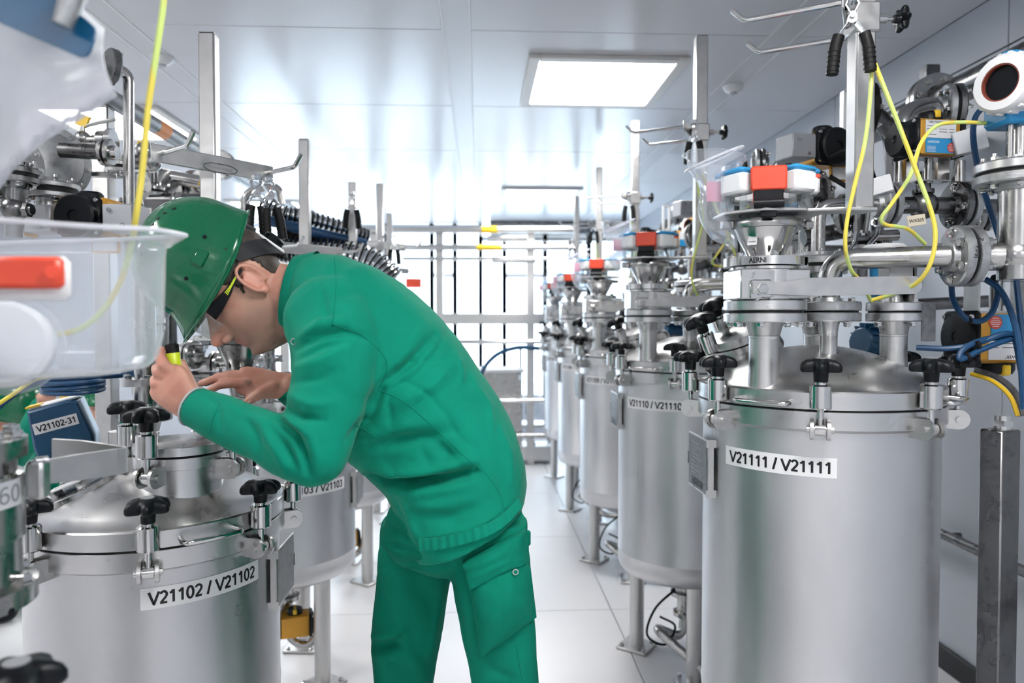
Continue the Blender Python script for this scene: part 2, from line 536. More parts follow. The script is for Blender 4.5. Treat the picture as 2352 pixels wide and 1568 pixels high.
b = B(); b.box((X1 - .012, (Y0 + Y1) / 2, .045), (.02, Y1 - Y0, .09), bev=.004)
struct('baseboard_right', b, 'black_base')

# far end: low sill wall, then full-height glazing in steel frames
b = B(); b.box(((X0 + X1) / 2, Y1 + .05, .22), (X1 - X0 + .2, .1, .44)); wb = struct('wall_back', b, 'wall_grey')
b = B(); b.box((.98, Y1 - .12, 2.43), (1.70, .3, .14), bev=.01); obj('lintel', b, 'dark_steel', wb)
b = B(); b.box((-4.15, Y1 + .05, 1.46), (2.72, .1, 2.10)); obj('upper_wall', b, 'wall_grey', wb)
edges = [-2.8, -1.95, -1.1, -.55, -.28, .02, .30, .78, 1.30, 1.82]
for k in range(len(edges) - 1):
    a, c = edges[k], edges[k + 1]
    top = 2.5 if c < .1 else 2.36
    b = B()
    for x in (a, c): b.box((x, Y1 + .02, (.44 + top) / 2), (.05, .08, top - .44), bev=.004)
    for z in (.47, 1.42 if k % 3 else 1.9, top - .03): b.box(((a + c) / 2, Y1 + .02, z), (c - a, .07, .05), bev=.004)
    fr = struct('window_%d' % (k + 1), b, 'window_frame')
    b = B(); b.box(((a + c) / 2, Y1 + .03, (.44 + top) / 2), (c - a - .04, .006, top - .5))
    obj('pane', b, 'window_glass', fr)

# ceiling lamps on a three metre grid
LAMPS = []
def lamp(x, y, label):
    t = thing('ceiling_lamp', label, 'lamp', (x, y, CEIL - .02), 0, 'square ceiling lamps')
    b = B()
    for sx, sy, lx, ly in ((-.325, 0, .05, .7), (.325, 0, .05, .7), (0, -.325, .6, .05), (0, .325, .6, .05)):
        b.box((sx, sy, .011), (lx, ly, .02), bev=.004)
    obj('lamp_frame', b, 'lamp_frame', t, world=False)
    b = B(); b.box((0, 0, .012), (.6, .6, .014))
    obj('diffuser', b, 'lamp_glow', t, world=False)
lamp(.566, 3.43, 'largest square ceiling lamp, lit white, between the tank rows')
lamp(.545, 6.45, 'square ceiling lamp far down the aisle above the right tanks')
lamp(-2.05, 4.25, 'square ceiling lamp behind the diagonal pipe at upper left')
lamp(-2.05, 7.2, 'farthest ceiling lamp on the left, low behind the hook bar')
lamp(.566, .43, 'square ceiling lamp above the camera, out of the picture')
lamp(.566, -2.4, 'square ceiling lamp behind the camera, out of the picture')
lamp(-2.05, 1.25, 'square ceiling lamp above the left pipework, out of the picture')
lamp(-2.05, -1.7, 'square ceiling lamp at the rear left, out of the picture')
lamp(-4.5, 2.7, 'square ceiling lamp over the next aisle, out of the picture')
lamp(-4.5, 5.7, 'square ceiling lamp deep in the next aisle, out of the picture')
def detector(px, py, label):
    z = CEIL - .001
    r = FW + RT * ((px - 1176) / FPX) + UP * ((784 - py) / FPX)
    p = CAM + r * ((z - EYE) / r.z)
    t = thing('smoke_detector', label, 'detector', (p.x, p.y, z - .028), 0, 'round ceiling detectors')
    put('housing', cached('det_housing', lambda q: q.lathe([(.02, -.004), (.034, .002), (.045, .014), (.05, .028)], 28), 'white_plastic'), t)
    put('sensor_grille', cached('det_grille', lambda q: q.lathe([(.004, -.012), (.016, -.010), (.02, -.003)], 20), 'grey_box'), t)
detector(1684, 198, 'round white detector on the ceiling left of the tall hook post')
detector(372, 132, 'round white detector on the ceiling behind the left yellow cable')
# steel bumper rail along the right wall
rail = thing('wall_rail', 'dark steel bumper rail along the right wall', 'rail', (X1 - .05, 2.0, .5))
b = B(); b.cyl((X1 - .06, .2, .545), (X1 - .06, 8.0, .545), .019, n=14); obj('bar', b, 'dark_steel', rail)
for y in (.8, 2.6, 4.4, 6.2):
    b = B(); b.cyl((X1 - .06, y, .545), (X1 + .004, y, .545), .010, n=10); obj('bracket', b, 'dark_steel', rail)
# ================================================================ shared pieces
def knob_geo(b):
    n = 60
    def ring(sc, z, lob):
        return [(math.cos(2 * PI * i / n) * sc * (.036 + lob * math.cos(6 * 2 * PI * i / n)),
                 math.sin(2 * PI * i / n) * sc * (.036 + lob * math.cos(6 * 2 * PI * i / n)), z) for i in range(n)]
    rings = [ring(.42, -.020, 0), ring(.46, -.002, 0), ring(.50, 0, 0), ring(1.04, .001, .0085), ring(1.12, .005, .0085), ring(1.12, .013, .0085),
             ring(1.06, .019, .007), ring(.86, .0245, .005), ring(.5, .028, .001), ring(.36, .0285, 0)]
    vs = [p for r in rings for p in r]
    fs = [tuple(range(n))[::-1], tuple((len(rings) - 1) * n + i for i in range(n))]
    for j in range(len(rings) - 1):
        for i in range(n):
            fs.append((j * n + i, j * n + (i + 1) % n, (j + 1) * n + (i + 1) % n, (j + 1) * n + i))
    b.add(vs, fs)
KNOB = cached('star_knob', knob_geo, 'black_plastic', 50)
CAP = cached('knob_cap', lambda b: b.lathe([(.0125, 0), (.0125, .0012)], 18), 'knob_cap')
def bolt_geo(b): b.hexbolt(Matrix(), .0085, .0075, stud=.003)
def nut_geo(b): b.hexbolt(Matrix(), .0085, .0085, stud=.008)
BOLT = cached('hex_bolt', bolt_geo, 'bright_steel')
NUT = cached('hex_nut', nut_geo, 'bright_steel')

def clamp(tank, a, Rt, zg, knob=True, detail=True):
    """swing-bolt clamp on the rim: eye bolt, sleeve and star knob, held between two lugs"""
    M = RZ(a) @ T(Rt + .034, 0, zg)
    def eye(b):
        b.cyl((0, -.010, -.036), (0, .010, -.036), .0125, n=18)
        b.cyl((0, 0, -.030), (0, 0, .012), .0072, n=14)
        b.lathe([(.0185, .006), (.0215, .009), (.0215, .054), (.0185, .057)], 28)
        b.lathe([(.012, .057), (.012, .061), (.0075, .061), (.0075, .075)], 18)
    c = put('clamp', cached('clamp_bolt', eye, 'bright_steel'), tank, M)
    def lug(b):
        pts = [(-.040, -.020), (0, -.022)] + [(.022 * math.sin(t), -.022 * math.cos(t)) for t in (.5, 1.0, 1.57, 2.14, 2.64)] + [(0, .022), (-.040, .020)]
        for y in (-.0195, .0125):
            b.prism(pts, .007, Matrix(((1, 0, 0, 0), (0, 0, 1, y), (0, 1, 0, -.036), (0, 0, 0, 1))))
        b.cyl((0, -.026, -.036), (0, .026, -.036), .0075, n=14)
    put('lug', cached('clamp_lug', lug, 'satin_steel'), c)
    if knob:
        k = put('knob', KNOB, c, T(0, 0, .082) @ Matrix.Diagonal((.90, .90, 1, 1)))
        if detail:
            kk = bpy.data.objects.new('knob_cap', CAP); COL.objects.link(kk); kk.parent = c; kk.matrix_basis = T(0, 0, .1105)
    return c

def dome_z(r, Rt, zg): return zg + .041 + .088 * (1 - min(1, r / Rt) ** 2.1)

def label_on(tank, Rt, a0, a1, z, h, s, bold=.02):
    n = 24
    b = B()
    vs = []
    for rr in (Rt + .0004, Rt + .0012):
        for zz in (z - h / 2, z + h / 2):
            for i in range(n + 1):
                a = a0 + (a1 - a0) * i / n
                vs.append((rr * math.cos(a), rr * math.sin(a), zz))
    k = n + 1
    fs = []
    for i in range(n):
        fs += [(2 * k + i, 2 * k + i + 1, 3 * k + i + 1, 3 * k + i), (i + 1, i, k + i, k + i + 1),
               (i, i + 1, 2 * k + i + 1, 2 * k + i), (k + i + 1, k + i, 3 * k + i, 3 * k + i + 1)]
    fs += [(0, 2 * k, 3 * k, k), (n, k + n, 3 * k + n, 2 * k + n)]
    b.add(vs, fs)
    lb = put('label', b.mesh('label', 'label_white'), tank, None, 'white adhesive label printed ' + s)
    wd = abs(a1 - a0) * Rt * .90
    vs, fs = code_geo(s, wd, h * .58)
    am = (a0 + a1) / 2
    bb = B(); bb.add([((Rt + .0017) * math.cos(am + x / Rt), (Rt + .0017) * math.sin(am + x / Rt), z + y) for x, y in vs], fs)
    put('lettering', bb.mesh('lettering', 'ink'), lb)

def tank(x, y, Rt, zb, zg, side, label, plate_label, text, la, lz, legs, c0, handles, detail=2, lh=.042):
    t = thing('process_tank', label, 'tank', (x, y, 0), 0, 'steel process tanks')
    key = '%d_%.3f_%.3f' % (side, zb, zg)
    def shell(b):
        pr = [(.004, zb - .10)]
        for i in range(1, 9):
            r = i / 8 * (Rt - .045); pr.append((r, zb - .10 + .045 * (r / (Rt - .045)) ** 2))
        for i in range(1, 7):
            a = -PI / 3.2 + PI / 3.2 * i / 6
            pr.append((Rt - .045 + .045 * math.cos(a) * 1.0 if i == 6 else Rt - .045 + .045 * math.cos(a), zb + .0 + .055 * math.sin(a)))
        pr += [(Rt, zb + .03), (Rt + .0016, zb + .033), (Rt + .0016, zb + .037), (Rt, zb + .040), (Rt, zg - .04)]
        b.lathe(pr, 72)
    put('shell', cached('shell' + key, shell, 'tank_steel', 30), t)
    put('body_flange', cached('bflange' + key, lambda b: b.lathe([(Rt - .002, zg - .050), (Rt + .002, zg - .044), (Rt + .011, zg - .041), (Rt + .012, zg - .040), (Rt + .012, zg - .003), (Rt + .010, zg - .0015), (Rt - .02, zg - .0015)], 72, cap=False), 'lid_steel'), t)
    put('gasket', cached('gasket' + key, lambda b: b.lathe([(Rt - .01, zg - .0016), (Rt + .007, zg - .0016), (Rt + .007, zg + .0016), (Rt - .01, zg + .0016)], 72, cap=False), 'black_rubber'), t)
    def lid(b):
        pr = [(Rt - .02, zg + .0015), (Rt + .010, zg + .0015), (Rt + .012, zg + .003), (Rt + .012, zg + .037), (Rt + .009, zg + .040), (Rt - .004, zg + .0415)]
        for i in range(1, 13):
            r = (Rt - .004) * (1 - i / 12); pr.append((max(r, .002), dome_z(r, Rt - .004, zg)))
        b.lathe(pr, 72)
    put('lid', cached('lid' + key, lid, 'lid_steel', 30), t)
    for i in range(8):
        clamp(t, c0 + i * PI / 4, Rt, zg, True, detail > 0)
    def hnd(b):
        r1, r2 = Rt + .008, Rt + .050
        pts = [(r1 * math.cos(a), r1 * math.sin(a), zg + .018) for a in (-.20,)]
        for a in (-.20, 0, .20): pts.append((r2 * math.cos(a), r2 * math.sin(a), zg + .015))
        pts.append((r1 * math.cos(.20), r1 * math.sin(.20), zg + .018))
        b.tube(pts, .0055, 10, fil=.02)
    for a in handles: put('handle', cached('lid_handle' + key, hnd, 'bright_steel'), t, RZ(a))
    for a in legs:
        def leg(b):
            b.cyl((0, 0, .012), (0, 0, zb - .025), .030, n=24)
            b.box((0, 0, .006), (.13, .13, .012), bev=.003)
        l = put('leg', cached('tank_leg' + key, leg, 'satin_steel'), t, RZ(a) @ T(.205, 0, 0))
        if detail > 0:
            for sx in (-.047, .047):
                for sy in (-.047, .047): put('bolt', BOLT, l, T(sx, sy, .012))
    # name plate on a bent bracket
    s = side
    px = s * (Rt + .014)
    ya, yb = -.045, .108
    z0 = lz - .111; z1 = lz + .026
    b = B()
    b.box((px, (ya + yb) / 2, (z0 + z1) / 2), (.003, yb - ya, z1 - z0), bev=.001)
    inx = s * math.sqrt(max(Rt ** 2 - ya ** 2, 0)) - px
    b.box((px + inx / 2, ya, z1 - .009), (abs(inx) + .01, .003, .018)); b.box((px + inx / 2, ya, z0 + .009), (abs(inx) + .01, .003, .018))
    b.box((px - s * .0065, ya, (z0 + z1) / 2), (.012, .0042, z1 - z0 + .001))
    inx2 = s * math.sqrt(max(Rt ** 2 - yb ** 2, 0)) - px
    b.box((px + inx2 / 2, yb, (z0 + z1) / 2), (abs(inx2) + .01, .003, .03))
    np_ = put('name_plate_bracket', b.mesh('bracket', 'satin_steel'), t)
    b = B(); b.box((px + s * .0022, (ya + yb) / 2, (z0 + z1) / 2), (.0014, yb - ya - .012, z1 - z0 - .010))
    pl = put('name_plate', b.mesh('plate', 'plate_grey'), np_, None, plate_label)
    if detail > 1:
        M = frame((px + s * .003, (ya + yb) / 2, z0 + .016), (s, 0, 0), (0, s, 0))
        b = B(); text_flat(b, 'apaco', M, width=.085, bold=.03, lift=.0003)
        put('maker_name', b.mesh('lettering', 'ink'), np_); b = B()
        for k in range(9):
            wl = .03 + .06 * ((k * 37) % 10) / 10
            b.box((px + s * .0031, (ya + yb) / 2 - s * (.05 - wl / 2), z0 + .040 + k * .0095), (.0004, wl, .002))
        put('lettering', b.mesh('lettering', 'knob_cap'), np_)
    label_on(t, Rt, la[0], la[1], lz, lh, text)
    return t

def dome_nozzle(t, x, y, r, zt, Rt, zg, rf, fl=True, name='nozzle', cast='lid_steel', tf=.02):
    """welded pipe stub on the lid with a flange on top, in tank coordinates"""
    d = math.hypot(x, y)
    z0 = dome_z(d, Rt, zg)
    b = B()
    M = T(x, y, 0)
    b.lathe([(r + .002, z0 - .06), (r + .0015, z0 - .02), (r, z0 + .010), (r, zt - .035), (r * 1.03, zt - .034), (r * 1.03, zt - .030), (r, zt - .029)] +
            ([(r * 1.12, zt - .012), (r * 1.25, zt)] if fl else [(r, zt)]), 28, M)
    nz = put(name, b.mesh(name, 'satin_steel'), t)
    if fl:
        b = B(); b.lathe([(rf - .002, zt), (rf, zt + .002), (rf, zt + tf - .002), (rf - .002, zt + tf)], 40, M)
        put('flange', b.mesh('flange', cast), nz)
    return nz

def flange_pair(root, c, ax, rf, tf=.018, gap=.005, nb=8, m1='cast_steel', m2='cast_steel', bolts=True, rb=None, ph=.2, bs=1.0):
    """two bolted pipe flanges with a gasket; c is the joint centre (world), ax the pipe axis"""
    c = Vector(c); ax = Vector(ax).normalized()
    for sgn, m in ((-1, m1), (1, m2)):
        b = B(); M = frame(c + ax * (sgn * gap / 2), ax * sgn)
        b.lathe([(rf - .003, 0), (rf, .002), (rf, tf - .003), (rf - .003, tf), (rf * .55, tf), (rf * .50, tf + .012), (rf * .3, tf + .012)], 40, M)
        fo = obj('flange', b, m, root)
    b = B(); b.cyl(c - ax * gap / 2, c + ax * gap / 2, rf * .93, n=36); obj('gasket', b, 'black_rubber', root)
    if bolts:
        rb = rb or rf * .76
        F = frame((0, 0, 0), ax)
        for i in range(nb):
            a = ph + 2 * PI * i / nb
            off = F @ Vector((rb * math.cos(a), rb * math.sin(a), 0))
            org = worldloc(root)
            for sgn, me in ((-1, BOLT), (1, NUT)):
                p = c + off + ax * sgn * (gap / 2 + tf)
                put('bolt' if sgn < 0 else 'nut', me, root, T(*(p - org)) @ frame((0, 0, 0), ax * sgn) @ Matrix.Diagonal((bs, bs, bs, 1)))

def pipe(root, pts, r, m='steel', fil=.05, name='pipe', n=18, seg=8):
    b = B(); b.tube(pts, r, n, fil=fil, seg=seg); return obj(name, b, m, root)

def cable_pts(pts, k=8):
    """smooth curve through the points"""
    P = [Vector(p) for p in pts]
    P = [P[0] * 2 - P[1]] + P + [P[-1] * 2 - P[-2]]
    out = []
    for i in range(1, len(P) - 2):
        for j in range(k):
            t = j / k
            a, b_, c, d = P[i - 1], P[i], P[i + 1], P[i + 2]
            out.append(.5 * ((2 * b_) + (c - a) * t + (2 * a - 5 * b_ + 4 * c - d) * t * t + (3 * b_ - a - 3 * c + d) * t ** 3))
    out.append(P[-2])
    return out
def cable(name, pts, r, m, label, cat='cable', group=None, n=8):
    b = B(); b.tube(cable_pts(pts), r, n)
    return tag(obj(name, b, m), label, cat, group)
def px_cable(name, pxs, r, m, label, dy=0.0, **k):
    return cable(name, [at(p[0], p[1], p[2]) + Vector((0, dy, 0)) for p in pxs], r, m, label, **k)
# ================================================================ right-hand row
RX_, RY_, RS = .82, 1.70, 1.09
RR, RZB, RZG = .265, .42, 1.166
def ang_px(cx, cy, Rt, z, px):
    """angle on a tank wall that the photo shows at column px"""
    best = None
    vx, vy = -cx, -cy
    a0 = math.atan2(vy, vx)
    for i in range(-800, 801):
        a = a0 + i / 800 * 1.4
        p = Vector((cx + Rt * math.cos(a), cy + Rt * math.sin(a), z)) - CAM
        q = 1176 + FPX * p.dot(RT) / p.dot(FW)
        if best is None or abs(q - px) < best[0]: best = (abs(q - px), a)
    return best[1]
LA_R = (ang_px(RX_, RY_, RR, 1.046, 1668), ang_px(RX_, RY_, RR, 1.046, 1922))

def earth_clamp(pos, yaw, label, tilt=0.0, group='earthing clamps hung on the bars', spread=1.0, scale=1.0):
    t = thing('earthing_clamp', label, 'clamp', pos, yaw, group)
    if scale != 1.0: t.scale = (scale,) * 3
    S = RY(tilt)
    def jaw(b, s):
        p = [(-s * .004, 0, 0), (-s * .012, 0, -.018), (s * .002, 0, -.044), (s * .020, 0, -.068), (s * .026 * spread, 0, -.082)]
        for i in range(len(p) - 1):
            a = Vector(p[i]); c = Vector(p[i + 1]); d = c - a
            b.box((0, 0, 0), (.0035, .018, d.length + .003), frame((a + c) / 2, d, (0, 0, 1) if abs(d.normalized().z) < .5 else (1, 0, 0)), bev=.0008)
        b.box((s * -.004, 0, -.006), (.010, .026, .014), bev=.002)
    for s in (-1, 1):
        j = put('jaw', cached('clamp_jaw%d%.1f' % (s, spread), lambda b: jaw(b, s), 'chrome'), t, S)
        def grip(b):
            b.tube([(s * .023 * spread, 0, -.074), (s * .030 * spread, 0, -.098), (s * .035 * spread, 0, -.150)], .0115, 12, fil=.01, rs=None)
            for k in range(5):
                f = k / 4
                b.cyl((s * (.031 + .003 * f) * spread, 0, -.104 - .038 * f), (s * (.0313 + .003 * f) * spread, 0, -.107 - .038 * f), .0125, n=12)
        g = bpy.data.objects.new('grip', cached('clamp_grip%d%.1f' % (s, spread), grip, 'black_rubber')); COL.objects.link(g)
        g.parent = j
    put('pivot', cached('clamp_pivot', lambda b: (b.cyl((0, -.016, -.040), (0, .016, -.040), .006, n=12), b.lathe([(.009, -.010), (.009, .010)], 14, T(0, 0, -.046) @ RX(PI / 2))), 'bright_steel'), t, S)
    return t

def hook_post(x, y, z0, z1, zbar, label, d=(.5, .87), rodlen=.19, half=.12, w=.042, foot=None, rside=-1, sleeve=True, plate_h=.036):
    t = thing('hook_post', label, 'post', (x, y, z0), 0, 'square steel hook posts')
    b = B(); b.box((0, 0, (z1 - z0) / 2), (w, w, z1 - z0), bev=.004)
    b.box((0, 0, z1 - z0 + .001), (w - .004, w - .004, .002))
    obj('post', b, 'satin_steel', t, world=False)
    zb = zbar - z0
    D = Vector((d[0], d[1], 0)).normalized(); N = Vector((D.y, -D.x, 0)) * rside
    off = N * (w * .72)
    b = B(); b.box((0, 0, 0), (half * 2, .005, plate_h), M=frame((off.x, off.y, zb), (0, 0, 1), D), bev=.002)
    pb = obj('hook_bar', b, 'satin_steel', t, world=False)
    if sleeve:
        b = B(); b.box((0, 0, zb - .005), (w + .012, w + .012, .062), bev=.004)
        obj('sleeve', b, 'satin_steel', t, world=False)
        b = B(); b.cyl((w / 2 + .004, 0, zb), (w / 2 + .030, 0, zb), .010, n=14); b.cyl((w / 2 + .03, 0, zb), (w / 2 + .05, 0, zb), .004, n=10)
        sb = obj('set_screw', b, 'bright_steel', t, world=False)
        k = bpy.data.objects.new('knob', KNOB); COL.objects.link(k); k.parent = sb
        k.matrix_basis = frame((w / 2 + .060, 0, zb), (1, 0, 0)) @ Matrix.Diagonal((.55, .55, .6, 1))
    for s in (-1, 1):
        base = off + D * (s * (half - .02)) + Vector((0, 0, zb))
        e = base + N * rodlen
        b = B(); b.tube([base, e, e + N * .025 + Vector((0, 0, .026))], .0055, 10, fil=.012)
        obj('hook', b, 'bright_steel', pb, world=False)
    return t

def actuator(c, yaw, label, text=False, flip=False, s=1.0, group='yellow and black pneumatic actuators', yoke=True, stem=None):
    """gold pneumatic actuator with black end cap, indicator dome and yoke; label panel faces -y"""
    t = thing('valve_actuator', label, 'actuator', c, yaw, group)
    t.scale = (s, s, s)
    F = RX(PI) @ RZ(PI) if flip else Matrix()
    def body(b):
        pr = [(-.040, -.044), (.034, -.044), (.040, -.030), (.040, .034), (.028, .046), (-.028, .046), (-.040, .038)]
        b.prism(pr, .112, Matrix(((0, 0, 1, -.056), (1, 0, 0, 0), (0, 1, 0, 0), (0, 0, 0, 1))), bev=.003)
    g = put('body', cached('act_body', body, 'gold_paint'), t, F)
    for sx in (-1, 1):
        def cap(b, sx=sx):
            b.box((sx * .063, 0, -.002), (.014, .094, .094), bev=.006)
            b.lathe([(.044, 0), (.044, .022 if sx < 0 else .006), (.038, .028 if sx < 0 else .008), (.010, .028 if sx < 0 else .008), (.008, .024 if sx < 0 else .006), (.002, .024 if sx < 0 else .006)], 32, frame((sx * .068, 0, -.002), (sx, 0, 0)))
        e = put('end_cap', cached('act_cap%d' % sx, cap, 'black_plastic'), t, F)
        for yy in (-.038, .038):
            for zz in (-.038, .036):
                o = bpy.data.objects.new('screw', cached('act_screw', lambda b: b.lathe([(.0045, 0), (.0045, .003), (.002, .003), (.002, .001)], 12), 'bright_steel')); COL.objects.link(o)
                o.parent = e; o.matrix_basis = frame((sx * .070, yy, zz), (sx, 0, 0))
    d = put('indicator', cached('act_dome', lambda b: b.lathe([(.032, .046), (.032, .058), (.028, .066), (.004, .067)], 28), 'black_plastic'), t, F)
    o = bpy.data.objects.new('pointer', cached('act_pointer', lambda b: b.box((0, 0, .058), (.016, .068, .020), bev=.003), 'yellow_plastic')); COL.objects.link(o)
    o.parent = d
    def yk(b):
        for x in (-.045, .045): b.box((x, 0, -.075), (.004, .04, .060))
        b.box((0, 0, -.105), (.094, .04, .004)); b.box((0, 0, -.047), (.094, .04, .004))
        b.cyl((0, 0, -.11), (0, 0, -.045), .011, n=14)
    if yoke: put('yoke', cached('act_yoke', yk, 'steel'), t, F)
    if text is not None:
        M = F @ frame((0, -.0405, 0), (0, -1, 0), (1, 0, 0))
        pw = put('type_plate', cached('act_white', lambda b: b.box((0, .017, .0004), (.084, .044, .0008)), 'label_white'), t, M)
        pb = put('brand_plate', cached('act_blue', lambda b: b.box((-.002, -.024, .0004), (.080, .036, .0008)), 'blue_plastic'), t, M)
        rd = put('emblem', cached('act_dot', lambda b: b.lathe([(.012, .0008), (.012, .0012)], 24, T(.030, -.028, 0)), 'red_plastic'), t, M)
        if text:
            b = B(); text_flat(b, '"AIR POWER"', T(-.012, .034, .0009), width=.046, bold=.02, lift=0)
            for k in range(4):
                for xx, ww in ((-.026, .026), (.006, .022), (.030, .014)):
                    if (k + int(xx * 1000)) % 3: b.box((xx, .024 - k * .007, .001), (ww, .0012, .0002))
            put('print', b.mesh('print', 'ink'), t, M)
            b = B(); text_flat(b, 'avintos', T(-.020, -.014, .0009), width=.032, bold=.01, lift=0)
            for k in range(5): b.box((-.026, -.026 - k * .0032, .001), (.026 - .003 * (k % 2), .0009, .0002))
            put('brand_print', b.mesh('print', 'label_white'), t, M)
            b = B()
            for k in range(5): b.box((.030, -.021 - k * .0036, .0014), (.020 - .004 * abs(k - 2), .0012, .0002))
            put('emblem_stripes', b.mesh('print', 'label_white'), t, M)
    return t

def face_actuator(c, yaw, label, box=1, s=1.0, group='actuators with round black faces'):
    """actuator seen on its round black face with grey solenoid boxes; face looks along -y"""
    t = thing('solenoid_actuator', label, 'actuator', c, yaw, group)
    t.scale = (s, s, s)
    def bf(b):
        b.box((0, -.030, 0), (.112, .020, .100), bev=.012)
        b.lathe([(.052, .04), (.052, .056), (.047, .060), (.014, .060), (.012, .054), (.004, .054)], 36, RX(PI / 2))
    f = put('face_cap', cached('fa_cap', bf, 'black_plastic'), t)
    for sx in (-.046, .046):
        for sz in (-.040, .040):
            o = bpy.data.objects.new('screw', cached('fa_screw', lambda b: b.lathe([(.005, .040), (.005, .0425), (.002, .0425)], 12, RX(PI / 2)), 'bright_steel')); COL.objects.link(o)
            o.parent = f; o.matrix_basis = T(sx, 0, sz)
    put('body', cached('fa_body', lambda b: b.box((.012, .025, .004), (.094, .09, .092), bev=.008), 'gold_paint'), t)
    put('indicator', cached('fa_ind', lambda b: b.lathe([(.030, .046), (.030, .062), (.024, .068), (.003, .069)], 24, T(0, .01, 0)), 'black_plastic'), t)
    for k in range(box):
        bx = -.105 if k == 0 else .105
        g = put('solenoid_box', cached('fa_box', lambda b: b.box((0, -.01, -.004), (.078, .075, .066), bev=.003), 'grey_box'), t, T(bx, 0, 0))
        for (x, z) in ((-.020, .014), (.014, -.024)):
            o = bpy.data.objects.new('screw', cached('fa_scr2', lambda b: b.lathe([(.0055, 0), (.0055, .004), (.003, .004)], 12, T(0, -.0475, 0) @ RX(PI / 2)), 'bright_steel')); COL.objects.link(o)
            o.parent = g; o.matrix_basis = T(x, 0, z)
    w = put('warning_tag', cached('fa_tag', lambda b: b.box((.050, -.012, -.066), (.060, .004, .034)), 'label_white'), t)
    put('tag_mount', cached('fa_tagm', lambda b: b.box((.050, -.006, -.066), (.070, .008, .044)), 'gold_paint'), t)
    return t

def tri(b, p, q, r_): b.add([p, q, r_], [(0, 1, 2)])

